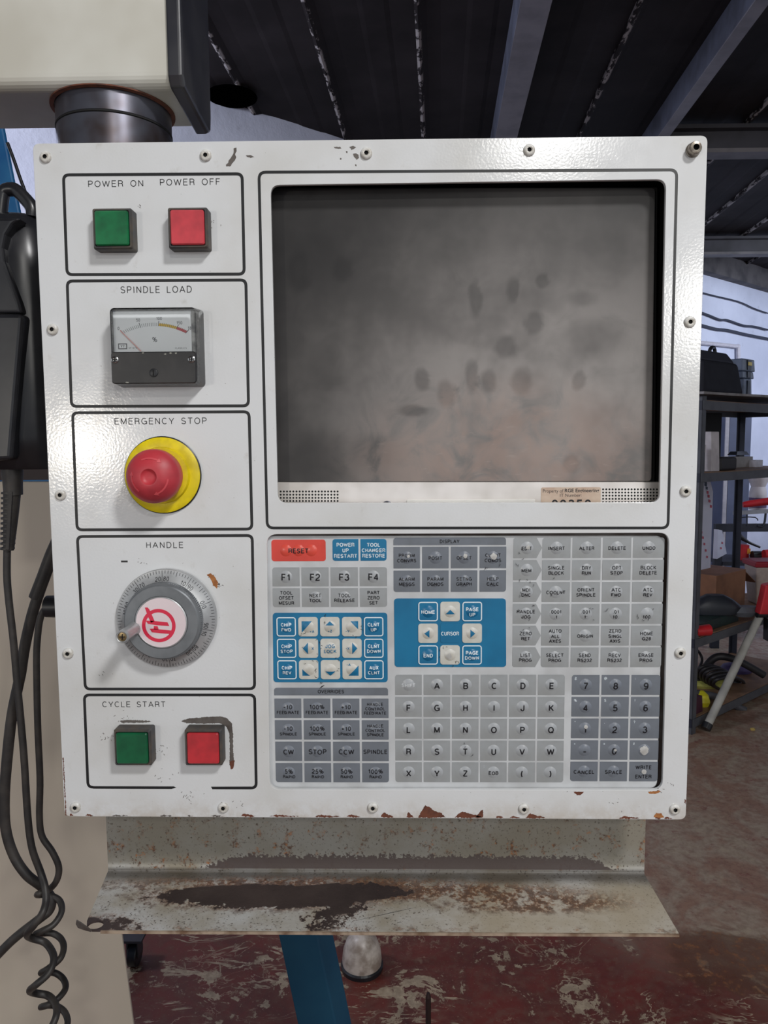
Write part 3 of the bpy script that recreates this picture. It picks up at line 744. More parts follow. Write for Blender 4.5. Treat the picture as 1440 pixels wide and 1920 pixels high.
# silk-screened words
def word(s, xa, xb, yc, cap, bold=.0, label=None):
    a = W(xa, yc); b = W(xb, yc); M = MB(); k = .0004036
    decal(M, stext(s, cap*k, (a[0]+b[0])/2, a[2], .115, width=b[0]-a[0], gap=.24, space=.36), 0, -.00008)
    # follow the slight tilt of the row
    M.build('lettering', m_line, PT, recalc=False)
word('POWER  ON', 164.5, 269.5, 345, 11.6); word('POWER  OFF', 299, 413, 342, 11.8)
word('SPINDLE  LOAD', 225.5, 360, 543.5, 12.6); word('EMERGENCY  STOP', 214, 388, 790, 12.2); word('HANDLE', 273.5, 344, 1022, 11.8); word('CYCLE  START', 191.5, 310.5, 1320.5, 11.5)
M = MB(); a = W(227, 1052.8); b = W(239.5, 1052.8); M.add([(a[0], -.00008, a[2]-.0007), (b[0], -.00008, a[2]-.0007), (b[0], -.00008, a[2]+.0007), (a[0], -.00008, a[2]+.0007)], [(0, 1, 2, 3)]); M.build('lettering', m_line, PT, recalc=False)
# screws
SC = [(86, 295, .2), (386, 292, .5), (687, 288, .1), (992, 282, .3), (99, 618, .8), (1293, 604, .2), (114, 928, .4), (1285, 921, .9), (128, 1225, .5), (1275, 1224, .2), (142, 1513, .6), (419, 1514, .1), (699, 1514, .7), (982, 1516, .4), (1265, 1517, .5)]
hexo = lambda r: [(r*math.cos(k*math.pi/3), r*math.sin(k*math.pi/3)) for k in range(6)]
def screw_mesh(mat):
    M = MB(); M.lathe([(.0043, 0), (.0043, .0007), (.0038, .0016), (.0029, .0021), (.0024, .0021)], (0, 0, 0), seg=28)
    r = hexo(.0017); rim = [(.0024*math.cos(2*math.pi*k/6), .0024*math.sin(2*math.pi*k/6)) for k in range(6)]
    M.add([(x, -.0021, z) for x, z in [(.0024*math.cos(2*math.pi*k/28), .0024*math.sin(2*math.pi*k/28)) for k in range(28)]]+[(x, -.0019, z) for x, z in r]+[(x, -.0003, z) for x, z in r],
          [(28+(k*6+14)//28 % 6, k, (k+1) % 28) for k in range(28)]+[(28+(k+1) % 6, 28+k, (int(round((k+.5)*28/6)) % 28)) for k in range(6)]+[], 0, True)
    M.add([(x, -.0019, z) for x, z in r]+[(x, -.0003, z) for x, z in r], [(k, (k+1) % 6, 6+(k+1) % 6, 6+k) for k in range(6)]+[tuple(range(6, 12))], 1)
    return M.mesh('screw', [mat, m_inner], (0, 0, 0), recalc=False)
sm1 = screw_mesh(m_screwp)
for (px, py, a) in SC:
    p = W(px, py); o = link('screw', sm1, PT, (p[0], -.00002, p[2])); o.rotation_euler = (0, a, 0)
# grime halo and the protruding dark screw at the top right corner
p = W(1299, 282)
M = MB(); M.lathe([(.0052, 0), (.0052, .0006), (.0046, .0008), (.0046, .005), (.0040, .0062), (.0022, .0066)], (0, 0, 0), seg=28)
r = hexo(.0021); M.add([(x, -.0066, z) for x, z in r]+[(x, -.003, z) for x, z in r], [(k, (k+1) % 6, 6+(k+1) % 6, 6+k) for k in range(6)]+[tuple(range(6, 12))], 1)
o = link('screw', M.mesh('dark_screw', [plain('worn_nickel', (150, 142, 130), .3, .8, c2=(96, 84, 78), scale=300), m_inner], (0, 0, 0)), PT, (p[0], 0, p[2]), 'protruding bare metal socket screw')

# paint chips, bare patches (thin irregular flakes of a different surface)
def chip(pts, mat, label=None, y=-.00007, jit=.35, seed=1, name='paint_chip'):
    rnd = random.Random(seed); P = [XZ(*p) for p in pts]; out = []
    for i in range(len(P)):
        a = np.array(P[i]); b = np.array(P[(i+1) % len(P)]); L = np.linalg.norm(b-a); n = max(1, int(L/.0008)); d = (b-a)/(L+1e-9); nn = np.array((-d[1], d[0]))
        for k in range(n): out.append(tuple(a+(b-a)*k/n+nn*(rnd.random()-.5)*.0008*jit*2))
    v, f = curve_mesh([out]); M = MB(); M.add([(a, y, b) for a, b, c in v], f); M.build(name, mat, PT, recalc=False, label=label)
chip([(424, 310), (430, 300), (436, 291), (438, 285), (438, 279), (443, 277), (444, 284), (441, 290), (443, 294), (440, 302), (431, 312), (425, 312)], m_bare, seed=2)
chip([(461, 291), (472, 291), (477, 294), (472, 296), (463, 294)], m_bare, seed=3)
chip([(626, 275), (638, 275), (640, 278), (632, 279), (627, 278)], m_bare, seed=4)
chip([(655, 276), (662, 274), (668, 277), (663, 279), (659, 281)], m_bare, seed=5)
chip([(662, 289), (668, 287), (672, 290), (673, 296), (669, 300), (666, 296), (663, 293)], m_bare, seed=6)
for i, (a, b) in enumerate(((639, 298), (667, 310), (650, 285))): chip([(a-1.5, b-2), (a+1.5, b-1.5), (a+1.5, b+1.5), (a-1, b+1.5)], m_bare, seed=9+i)
chip([(224, 1352), (232, 1350), (250, 1350), (275, 1351), (285, 1353), (272, 1355), (250, 1355), (228, 1355)], m_bare, 'dark bare strip above the green button', seed=12)
chip([(340, 1352), (352, 1347), (380, 1345), (410, 1343), (425, 1346), (435, 1356), (437, 1375), (437, 1405), (439, 1430), (434, 1442), (430, 1434), (431, 1400), (430, 1376), (424, 1362), (412, 1356), (385, 1357), (350, 1356)], m_bare, 'dark bare L-shaped wear mark around the red button', seed=13)
chip([(430, 1428), (440, 1425), (438, 1440), (433, 1443)], m_rust, seed=14, y=-.00009)
# rust and lost paint along the lower edge
E0 = lambda x: 1530+(x-122)/1163*6-1.2
for i, (xa, xb, h) in enumerate(((300, 322, 2.5), (350, 362, 2), (450, 480, 5), (505, 560, 3), (590, 640, 3.5), (650, 676, 4), (714, 738, 8), (762, 776, 9), (784, 836, 22), (852, 906, 11), (930, 944, 4), (955, 975, 3), (985, 1022, 8), (1160, 1200, 4), (1228, 1240, 7), (1245, 1262, 4), (395, 420, 2), (210, 240, 2), (160, 175, 3), (130, 138, 4))):
    m = (xa+xb)/2; e = E0(m)
    chip([(xa, e), (xa+(xb-xa)*.12, e-h*.55), (xa+(xb-xa)*.25, e-h), (xa+(xb-xa)*.45, e-h*.85), (xa+(xb-xa)*.6, e-h*.5), (xa+(xb-xa)*.8, e-h*.42), (xb, e), (m, e+1)], m_rust if i not in (0, 1, 16, 17) else m_bare, seed=30+i, jit=.55)
chip([(892, 1532), (902, 1520), (906, 1518), (906, 1532)], m_rust, seed=60)
chip([(1075, 1484.5), (1095, 1484.5), (1088, 1491), (1082, 1491)], m_rust, seed=61)
chip([(1215, 1484.5), (1236, 1482.5), (1240, 1484), (1228, 1489), (1218, 1488)], m_rustl, seed=62)
chip([(1225, 1532), (1230, 1524), (1240, 1525), (1245, 1533)], m_rustl, seed=63, y=-.00009)
chip([(1286.0, 1500), (1283.5, 1498), (1283.5, 1506), (1286, 1508)], m_rust, seed=64)
# left edge rust line
chip([(123.0, 1529), (124.6, 1528.5), (119.4, 1420), (117.7, 1420)], m_rust, seed=65, jit=.4)
# fine marks
rnd = random.Random(5); M = MB()
def stroke(M, pts, wd, y, mi=0):
    P = [np.array(XZ(*p, y=y)) for p in pts]; vs = []; fs = []
    for i, p in enumerate(P):
        d = P[min(i+1, len(P)-1)]-P[max(i-1, 0)]; d = d/(np.linalg.norm(d)+1e-9); n = np.array((-d[1], d[0]))*wd*(.5 if 0 < i < len(P)-1 else .15)
        vs += [(p[0]+n[0], y, p[1]+n[1]), (p[0]-n[0], y, p[1]-n[1])]
    M.add(vs, [(2*i, 2*i+1, 2*i+3, 2*i+2) for i in range(len(P)-1)], mi)
for (px, py, n, sp) in ((232, 1350, 14, 26), (300, 1405, 10, 12), (265, 1055, 5, 8), (200, 1380, 10, 14), (310, 1450, 8, 20), (355, 1492, 16, 22), (1240, 1480, 6, 14), (1256, 1470, 4, 8), (400, 420, 6, 16), (262, 385, 4, 6), (190, 1265, 4, 12), (410, 1095, 16, 9), (400, 1080, 12, 8), (450, 1500, 8, 30), (1150, 1500, 8, 60), (300, 1110, 2, 10)):
    for k in range(n):
        x = px+rnd.gauss(0, sp/2); y = py+rnd.gauss(0, sp/3.2); a = rnd.random()*3; L = rnd.random()*4+1
        stroke(M, [(x, y), (x+math.cos(a)*L*.5, y+math.sin(a)*L*.5), (x+math.cos(a+.3)*L, y+math.sin(a+.3)*L)], .0005, -.00005)
M.build('scratch_marks', m_bare, PT, recalc=False, kind='stuff')

# ---- push buttons
def button(px, py, mat, lab, hh=.0115):
    # px,py: centre of the cap front in the photograph
    c = W(px, py, -hh); x, z = float(c[0]), float(c[2])
    M = MB(); H = .01445
    M.prism(rrect(x-H, z-H, x+H, z+H, .0014, 3), -hh+.002, -.00002)
    fr = rrect(x-H, z-H, x+H, z+H, .0014, 3); inn = rrect(x-.0128, z-.0128, x+.0128, z+.0128, .0012, 3); n = len(fr)
    fr2 = rrect(x-H+.001, z-H+.001, x+H-.001, z+H-.001, .0012, 3)
    vs = [(a, -hh+.002, b) for a, b in fr]+[(a, -hh+.0004, b) for a, b in fr2]+[(a, -hh+.0004, b) for a, b in inn]+[(a, -hh+.002, b) for a, b in inn]
    fs = []
    for r_ in range(3):
        for k in range(n): fs.append((r_*n+k, r_*n+(k+1) % n, (r_+1)*n+(k+1) % n, (r_+1)*n+k))
    M.add(vs, fs)
    o = M.build('push_button', m_dull, PT, label=lab)
    M = MB(); M.prism(rrect(x-.0122, z-.0122, x+.0122, z+.0122, .0016, 4), -hh-.0012, -hh+.0018, ch=.0008)
    M.build('lens_cap', mat, o)
button(209.7, 428, m_green, 'green POWER ON push button'); button(351.5, 426.5, m_red, 'red POWER OFF push button')
button(247.8, 1403, m_green2, 'green CYCLE START push button'); button(380.8, 1403, m_red2, 'red push button beside CYCLE START')

# ---- load meter
hh = .018
a = W(203, 575.5, -hh); b = W(371.5, 720, -hh); mx0, mz1, mx1, mz0 = float(a[0]), float(a[2]), float(b[0]), float(b[2])
g_ = .0008
M = MB().prism(rrect(mx0+.0025, mz0+.0008, mx1-.0034, mz1-.0025, .002, 4), -.0040, -.00002)
mt = M.build('load_meter', m_black, PT, label='spindle load meter with white dial and black lower cover')
M = MB()                                              # clear shell with tapering sides
o2 = rrect(mx0+.0006, mz0+.0006, mx1-.0006, mz1-.0006, .003, 4); o1 = rrect(mx0-g_, mz0-g_, mx1+g_, mz1+g_, .003, 4); i2 = rrect(mx0+.0018, mz0+.0018, mx1-.0018, mz1-.0018, .0026, 4)
n = len(o1)
vs = [(x, -.0001, z) for x, z in o1]+[(x, -hh+.001, z) for x, z in o2]+[(x, -hh, z) for x, z in i2]
fs = [(k, (k+1) % n, n+(k+1) % n, n+k) for k in range(n)]+[(n+k, n+(k+1) % n, 2*n+(k+1) % n, 2*n+k) for k in range(n)]+[tuple(range(2*n, 3*n))]
M.add(vs, fs); M.build('clear_cover', m_clear, mt, recalc=False, label='clear plastic cover')
a = W(210.5, 581, -.0125); b = W(368.5, 665, -.0125); fy = -.0125
M = MB().box((a[0], fy, b[2]-.004), (b[0], -.0042, a[2])); M.build('dial_face', m_white, mt)
# side trims seen through the cover
M = MB()
M.box((mx0+.0012, -.015, mz0+.002), (a[0]-.0002, -.0042, mz1-.002)); M.box((b[0]+.0002, -.014, mz0+.002), (mx1-.0048, -.0042, mz1-.002)); M.box((a[0], -.0145, a[2]+.0002), (b[0], -.0042, mz1-.002))
M.build('inner_frame', plain('smoky_plastic', (140, 140, 138), .2, c2=(84, 84, 84), scale=150), mt)
zc = W(288, 659.5, -hh)[2]
M = MB().prism(rrect(mx0+.0008, mz0+.0005, mx1-.001, float(zc), .002, 3), -hh-.0009, -hh+.0022, ch=.0006).box((mx0+.003, -hh+.0022, mz0+.0012), (mx1-.0038, -.0041, float(zc)-.0005)); M.build('lower_cover', plain('chipped_black_plastic', (34, 34, 36), .4, c2=(46, 45, 46), scale=60), mt)
sc_me = MB().lathe([(.0026, 0), (.0026, .0006), (.0019, .0010), (.0013, .0004), (0, .0004)], (0, 0, 0), seg=20).box((-.0018, -.0012, -.0003), (.0018, -.0009, .0003), 1).box((-.0003, -.0012, -.0018), (.0003, -.0009, .0018), 1).mesh('screw', [m_chrome, m_inner], (0, 0, 0))
for q in ((215.8, 674.5), (359.5, 673.5)):
    p = W(*q, -hh-.0009); link('cover_screw', sc_me, mt, (p[0], -hh-.0009, p[2]), 'small bright cross-head screw')
p = W(288.3, 699, -hh-.0009)
M = MB().lathe([(.0030, .0), (.0030, .0007), (.0025, .0009), (0, .0009)], (p[0], -hh-.0009, p[2]), seg=20).box((p[0]-.0004, -hh-.0021, p[2]-.0022), (p[0]+.0004, -hh-.0017, p[2]+.0022), 1)
M.build('zero_screw', [m_black, m_inner], mt)
for q in ((238, 717), (310, 664), (268, 661.5), (320, 662), (330, 662)):
    p = W(*q, -hh-.001); M = MB(); v_ = [(p[0]+random.uniform(.6, 1.3)*.0009*math.cos(t)*(2 if q[1] > 700 else 1), -hh-.00098, p[2]+random.uniform(.5, 1.2)*.0006*math.sin(t)) for t in [i*.9 for i in range(7)]]
    M.add(v_, [tuple(range(7))]); M.build('chipped_spot', plain('chip_white', (150, 150, 140), .5), mt, recalc=False)
# scale
sx = lambda u, v: XZ(190+u/6.857, 560+v/6.857, fy-.0001)
M = MB(); yf_ = fy-.00012
def seg_(M, p, q, wd, mi):
    p = np.array(p); q = np.array(q); d = (q-p)/np.linalg.norm(q-p); n = np.array((-d[1], d[0]))*wd/2
    M.add([(p[0]+n[0], yf_-mi*.00003, p[1]+n[1]), (p[0]-n[0], yf_-mi*.00003, p[1]-n[1]), (q[0]-n[0], yf_-mi*.00003, q[1]-n[1]), (q[0]+n[0], yf_-mi*.00003, q[1]+n[1])], [(0, 1, 2, 3)], mi)
Cx, Cy, Ra = 693, 1218, 868
def arcp(f, r): # f 0..1 over the scale; positions in zoomed meter pixels
    x = np.interp(f, [0, .278, .556, .833, 1], [285, 505, 735, 962, 1085]); t = math.asin((x-Cx)/Ra); th = t*1.5
    bx, by = Cx+Ra*math.sin(t), Cy-Ra*math.cos(t); return (bx+math.sin(th)*r, by-math.cos(th)*r)
NS = 36
for i in range(NS+1):
    f_ = i/NS; big = i in (0, 10, 20, 30, 36)
    col = 0
    seg_(M, sx(*arcp(f_, -2)), sx(*arcp(f_, 62 if big else 42)), .0005 if big else .00028, 0)
for (fa, fb, mi) in ((.556, .833, 1), (.833, 1, 2)):
    K = 10
    for k in range(K):
        p = [sx(*arcp(fa+(fb-fa)*(k+e)/K, r)) for e, r in ((0, 0), (1, 0), (1, 34), (0, 34))]
        M.add([(x, yf_+.00004, z) for x, z in p], [(0, 1, 2, 3)], mi)
for s, u, v, h in (('0', 220, 382, 40), ('50', 473, 275, 42), ('100', 742, 255, 42), ('150', 1003, 310, 42), ('180', 1148, 377, 42), ('%', 686, 525, 66)):
    x, z = sx(u, v); decal(M, stext(s, h/6.857*.00039, x, z, .13, width=(None if s in '0%' else (len(s)*25/6.857*.00039))), 0, yf_)
x, z = sx(405, 633); decal(M, stext('SF-670', 20/6.857*.00039, x, z, .13, width=.0063), 0, yf_)
x, z = sx(1022, 635); decal(M, stext('CLASS 2.5', 20/6.857*.00039, x, z, .13, width=.0086), 0, yf_)
x, z = sx(274, 613); M.add([(x-.0033, yf_, z-.0021), (x+.0033, yf_, z-.0021), (x+.0033, yf_, z+.0021), (x-.0033, yf_, z+.0021)], [(0, 1, 2, 3)], 0)
M.add([(x-.0026, yf_-.00005, z-.0014), (x+.0026, yf_-.00005, z-.0014), (x+.0026, yf_-.00005, z+.0014), (x-.0026, yf_-.00005, z+.0014)], [(0, 1, 2, 3)], 3)
decal(M, stext('Y7', .0020, x, z, .18), 0, yf_-.0001)
M.build('scale_print', [m_mgrey, m_myel, m_mred, m_white], mt, recalc=False)
a = sx(250, 412); b = sx(520, 680); M = MB(); d = np.array(b)-np.array(a)
M.add([(a[0], fy-.002, a[1]), (b[0]+.0004, fy-.002, b[1]), (b[0]-.0004, fy-.002, b[1])], [(0, 1, 2)])
M2 = MB().bar((a[0], fy-.0015, a[1]), (b[0], fy-.0015, b[1]), .0004, .0003, (0, 1, 0)); M2.build('needle', m_needle, mt)

# ---- emergency stop
p = W(304, 891, -.003); ec = (float(p[0]), 0, float(p[2]))
M = MB().lathe([(.0292, .00002), (.0294, .0012), (.0285, .0018)], ec, seg=64); M.lathe([(.0286, .0012), (.0286, .0030), (.0281, .0034), (.0215, .0036), (.0208, .0075), (.0150, .0085)], ec, seg=64, mi=1)
es = M.build('emergency_stop', [m_black, m_yellow], PT, label='emergency stop with yellow disc and red mushroom head', recalc=False)
eh = [(.0150, .0060), (.0190, .0110), (.0198, .0140), (.0198, .0185), (.0192, .0203), (.0165, .0228), (.0120, .0252), (.0068, .0267), (.0058, .0266), (.0046, .0254), (.0030, .0249), (0, .0248)]
eh = [(r, h*1.27) for r, h in eh]
M = MB().lathe(eh, ec, seg=64); M.build('mushroom_head', m_estop, es, recalc=False)
hr = sorted([(r, h) for r, h in eh[4:]]); hfun = lambda r: float(np.interp(r, [q[0] for q in hr], [q[1] for q in hr]))
for a0, a1 in ((115, 62), (232, 176), (-8, -66)):
    rm = .0133; vs = []; K = 12
    for k in range(K+1):
        t = R(a0+(a1-a0)*k/K)
        for dr in (-.00055, .00055): vs.append((rm+dr, t))
    fs = [(2*k, 2*k+1, 2*k+3, 2*k+2) for k in range(K)]; b0 = len(vs)
    t = R(a1); vs += [(rm-.0015, t), (rm+.0015, t), (rm, t-R(13))]; fs.append((b0, b0+1, b0+2))
    P = [(ec[0]+r*math.cos(t), -hfun(r)-.0004, ec[2]+r*math.sin(t)) for r, t in vs]; Q = [(a, b+.0008, c) for a, b, c in P]; n = len(P)
    M = MB().add(P+Q, fs)
    rim = [2*k for k in range(K+1)]+[b0, b0+2, b0+1]+[2*k+1 for k in range(K, -1, -1)]
    M.add(P+Q, [(rim[i], rim[(i+1) % len(rim)], n+rim[(i+1) % len(rim)], n+rim[i]) for i in range(len(rim))])
    M.build('moulded_arrow', m_estop2, es, recalc=False)

# ---- handwheel
p = W(312.5, 1159.5, -.004); hc = (float(p[0]), 0, float(p[2]))
M = MB().lathe([(.0375, .00002), (.0384, .0010), (.0384, .0045), (.0380, .0050), (.0335, .0058), (.0290, .0078)], hc, seg=96)
hw = M.build('handwheel', m_alu, PT, label='round metal jog handwheel with graduated dial', recalc=False)
hz = lambda r: float(np.interp(r, [.029, .0335, .038], [.0078, .0058, .0050]))
M = MB()
for k in range(100):
    t = R(90+3+3.6*k*-1); L0 = .0325 if k % 10 == 0 else (.0338 if k % 5 == 0 else .0352)
    if k % 10 == 0: L0 = .0295
    for (r0, r1) in ((L0, .0375),):
        c, s = math.cos(t), math.sin(t); wd = .00017
        pts = []
        for r in (r0, (r0+r1)/2, r1): pts += [(hc[0]+r*c-s*wd, -hz(r)-.00012, hc[2]+r*s+c*wd), (hc[0]+r*c+s*wd, -hz(r)-.00012, hc[2]+r*s-c*wd)]
        M.add(pts, [(0, 1, 3, 2), (2, 3, 5, 4)])
nums = ['20|80', '10|90', '0|0', '90|10', '80|20', '70|30', '60|40', '50|50', '40|60', '30|70']
for k, s in enumerate(nums):
    a, b = s.split('|')
    for tx, sg in ((a, -1), (b, 1)):
        t = R(93-36*k)-sg*R(5.7 if len(tx) == 2 else 3.5)*1.0; r = .0314
        x, z = hc[0]+r*math.cos(t), hc[2]+r*math.sin(t)
        v_, f_ = stext(tx, .0033, x, z, .12, rot=t-math.pi/2)
        decal(M, (v_, f_), 0, lambda q, w_: -hz(math.hypot(q-hc[0], w_-hc[2]))-.00015)
M.build('dial_graduation', m_ink, hw, recalc=False)
M = MB(); K = 120; vs = []; fs = []                    # knurled knob
prof = [(.0291, .0070, 0), (.0293, .0085, 1), (.0293, .0135, 1), (.0291, .0142, 0), (.0284, .0165, 0), (.0275, .0172, 0), (.0203, .0172, 0), (.0202, .0166, 0), (.0198, .0166, 0)]
for (r, h, kn) in prof:
    for k in range(2*K):
        rr = r+(.00035 if (kn and k % 2) else 0)-(.00025 if (kn and k % 2 == 0) else 0); t = math.pi*k/K
        vs.append((hc[0]+rr*math.cos(t), -h, hc[2]+rr*math.sin(t)))
for i in range(len(prof)-1):
    for k in range(2*K):
        j = (k+1) % (2*K); fs.append((i*2*K+k, i*2*K+j, (i+1)*2*K+j, (i+1)*2*K+k))
M.add(vs, fs); M.build('knurled_knob', m_alud, hw, recalc=False)
lh = .0178
M = MB().lathe([(.0197, .0160), (.0197, .0176), (.0190, .0180), (.0188, .0178)], hc, seg=64, smooth=False); M.lathe([(.0188, .0178), (0, .0178)], hc, seg=64, mi=1)
ld = M.build('centre_disc', [m_alu, m_pinkw], hw, recalc=False, label='pinkish white centre disc')
# emblem
LS = lambda u, v: XZ(240+u/12, 1110+v/12, -lh)
lc = LS(693, 755); k12 = lambda n_: n_/12*(.5598-lh)/FPX
vs = []; K = 64
for k in range(K):
    t = 2*math.pi*k/K
    for r in (k12(390), k12(308)): vs.append((lc[0]+r*math.cos(t), lc[1]+r*math.sin(t)))
v_, f_ = curve_mesh([vs[0::2], list(reversed(vs[1::2]))]); M = MB(); M.add([(a, -lh-.00012, b) for a, b, c in v_], f_)
for poly in ([(380, 350), (440, 345), (478, 385), (520, 470), (600, 655), (520, 690), (440, 530), (412, 440)],
             [(398, 640), (600, 652), (890, 680), (930, 765), (640, 745), (448, 715)], [(490, 824), (580, 822), (700, 838), (1000, 868), (985, 945), (760, 930), (540, 905)], [(582, 765), (668, 768), (692, 845), (580, 840)]):
    v_, f_ = curve_mesh([[LS(*q) for q in poly]]); M.add([(a, -lh-.00016, b) for a, b, c in v_], f_)
M.build('emblem', m_logo, hw, recalc=False, label='red ringed emblem')
# crank grip
pb_ = W(251, 1179, -.017); pe = (float(pb_[0]), 0, float(pb_[2]))
M = MB().lathe([(.0056, .0165), (.0050, .0195), (.0044, .0215), (.0046, .030), (.0049, .038), (.0047, .0405), (.0040, .0415), (.0034, .0412), (.0033, .0395)], pe, seg=28)
M.lathe([(.0033, .0396), (.0032, .0402), (.0012, .0406), (0, .0406)], pe, seg=24, mi=1)
M.box((pe[0]-.0020, -.0410, pe[2]-.0003), (pe[0]+.0020, -.0404, pe[2]+.0003), 2).box((pe[0]-.0003, -.0410, pe[2]-.0020), (pe[0]+.0003, -.0404, pe[2]+.0020), 2)
M.build('crank_grip', [m_alu, m_brass, m_inner], hw, label='small turned crank grip with brass cross-head screw')
chip([(395, 1075), (402, 1080), (409, 1092), (407, 1104), (400, 1098), (394, 1084), (388, 1078)], m_rustl, seed=77, name='rust_spot')

# ---- keypad
KY = .0042; KS = (.5598+KY)/FPX
a = XZ(490, 1003, KY); b = XZ(1238, 1479, KY); a2 = XZ(496, 1490, KY)
M = MB().prism(quadr([XZ(490, 1480, KY), XZ(1232.5, 1479.5, KY), XZ(1246, 1005, KY), XZ(486, 1005, KY)], .007), KY, KY+.003, ch=.0008)
KP = M.build('keypad', m_board, PT, label='membrane keypad on a light grey board')
M = MB().box((XZ(488, 1200)[0], .0078, XZ(700, 1496)[1]), (XZ(1275, 1200)[0], .0098, XZ(700, 996)[1])); M.build('backing_plate', plain('dirty_backing', (66, 52, 46), .8, c2=(104, 100, 98), scale=25), PT)
DR, DH = .00485, .00105
MATS = dict(g=(m_kgrey, m_kdome, m_ink), d=(m_kdark, m_kdarkd, m_ink), b=(m_kblue, m_kblued, m_wtext), r=(m_kred, m_kredd, m_ink), w=(m_kwhite, m_kwhited, m_kblue))
def domef(cx, cz, y0, dr=DR, dh=DH):
    Rs = (dr*dr+dh*dh)/(2*dh)
    def f(x, z):
        r2 = (x-cx)**2+(z-cz)**2
        return y0-(math.sqrt(Rs*Rs-r2)-(Rs-dh)) if r2 < dr*dr else y0
    return f
def dome(M, cx, cz, y0, mi, dr=DR, dh=DH):
    Rs = (dr*dr+dh*dh)/(2*dh); pr = []
    for k in range(7):
        r = dr*(1-k/6); pr.append((r, math.sqrt(Rs*Rs-r*r)-(Rs-dh)))
    M.lathe(pr, (cx, y0, cz), seg=24, mi=mi)
cracks = MB()
def key(x0, z0, x1, z1, style, lines, corners=(0, 0, 0, 0), r=.0021, domes=((0, 0),), tri=None, frame=False, worn=None, label=None, capdx=0, sup=None, sq=False, dr=DR, name='key', ty=-.0003, arrow=False, y0=None):
    y0 = KY-.0002 if y0 is None else y0
    cx, cz = (x0+x1)/2, (z0+z1)/2; M = MB(); mats = list(MATS[style])+[m_wtext, m_worn, m_kblue]
    if arrow:
        ax = (x1-x0)*.19; out = [(x0, z0), (x1-ax, z0), (x1, cz), (x1-ax, z1), (x0, z1)]
        if corners[3]: out = out[:-1]+[(x0+.001, z1), (x0, z1-.001)]
        if corners[0]: out = [(x0, z0+.001), (x0+.001, z0)]+out[1:]
    else: out = rrect(x0, z0, x1, z1, r, 4, (1, 1, 1, 1) if sq else corners)
    M.prism(out, y0, KY+.0002, 0)
    if frame:
        e = .00085; o = rrect(x0, z0, x1, z1, r, 4); i = rrect(x0+e, z0+e, x1-e, z1-e, .0012, 4); n = len(o)
        M.add([(a, y0-.00008, b) for a, b in o]+[(a, y0-.00008, b) for a, b in i], [(k, (k+1) % n, n+(k+1) % n, n+k) for k in range(n)], 3)
    fns = []
    for dx, dz in domes:
        dcx, dcz = cx+dx-(arrow*.0006), cz+dz; dome(M, dcx, dcz, y0, 1, dr); fns.append(domef(dcx, dcz, y0, dr))
    yf = lambda a, b: min([f(a, b) for f in fns]+[y0])-.00009
    tot = sum(c for _, c in lines)*1.0; gap = .40
    caps = [c*KS for _, c in lines]; H = sum(caps)+gap*sum(caps[:-1]) if caps else 0; z = cz+H/2+ty
    for (s, c), ch in zip(lines, caps):
        zc_ = z-ch/2; z -= ch*(1+gap)
        if s: decal(M, stext(s, ch, cx-(arrow*.0009)+capdx, zc_, ( .185 if ch < .0045 else .175), maxw=(x1-x0)*(.84 if arrow else .92)), 2, yf, L=.0013)
    if sup: decal(M, stext(sup, .0023, x0+.0030, z1-.0028, .14), 3, yf)
    if tri:
        for t_ in tri:
            v_ = [(cx+a, cz+b) for a, b in t_]; decal(M, (v_, [(0, 1, 2)] if len(v_) == 3 else [(0, 1, 2), (0, 2, 3)]), 5, lambda a, b: yf(a, b)+.00002, L=.0012)
    if worn:
        for (wx, wz, wr) in worn:
            n = 18; v_ = [(cx+wx, cz+wz)]+[(cx+wx+wr*random.uniform(.8, 1.1)*math.cos(2*math.pi*k/n), cz+wz+wr*random.uniform(.8, 1.1)*math.sin(2*math.pi*k/n)) for k in range(n)]
            decal(M, (v_, [(0, 1+k, 1+(k+1) % n) for k in range(n)]), 4, lambda a, b: yf(a, b)-.00006, L=.0012)
    me = M.mesh(name, mats, (cx, KY, cz), recalc=False)
    for p_ in me.polygons: pass
    return link(name, me, KP, (cx, KY, cz), label)
def grid(tl, br, cols, rows, gap, items, style, colw=None, headers=None, **kw):
    x0, z1 = XZ(*tl, KY); x1, z0 = XZ(*br, KY); g = gap*KS
    wts = colw or [1]*cols; tw = (x1-x0-g*(cols-1)); sw = sum(wts); ch = (z1-z0-g*(rows-1))/rows; out = []
    for r in range(rows):
        xx = x0
        for c in range(cols):
            cw = tw*wts[c]/sw; it = items[r][c]
            if it is not None:
                cn = (int(r == rows-1 and c == 0), int(r == rows-1 and c == cols-1), int(r == 0 and c == cols-1), int(r == 0 and c == 0))
                k = dict(kw); k.update(it[1] if len(it) > 1 and isinstance(it[1], dict) else {})
                st = k.pop('style', style); zz1 = z1-r*(ch+g)
                if k.get('nocorner'): cn = (0, 0, 0, 0)
                nc = k.pop('nocorner', None)
                if k.pop('topflat', None): cn = (cn[0], cn[1], 0, 0)
                key(xx, zz1-ch, xx+cw, zz1, st, it[0], corners=cn, **k)
            xx += cw+g
def L(*ss, c=7.0, **kw):
    lab = kw.pop('lab', None); return ([(s, c) for s in ss], dict(kw, label=lab or ('key marked '+' '.join(x for x in ss if x))))
S = 1/5.76
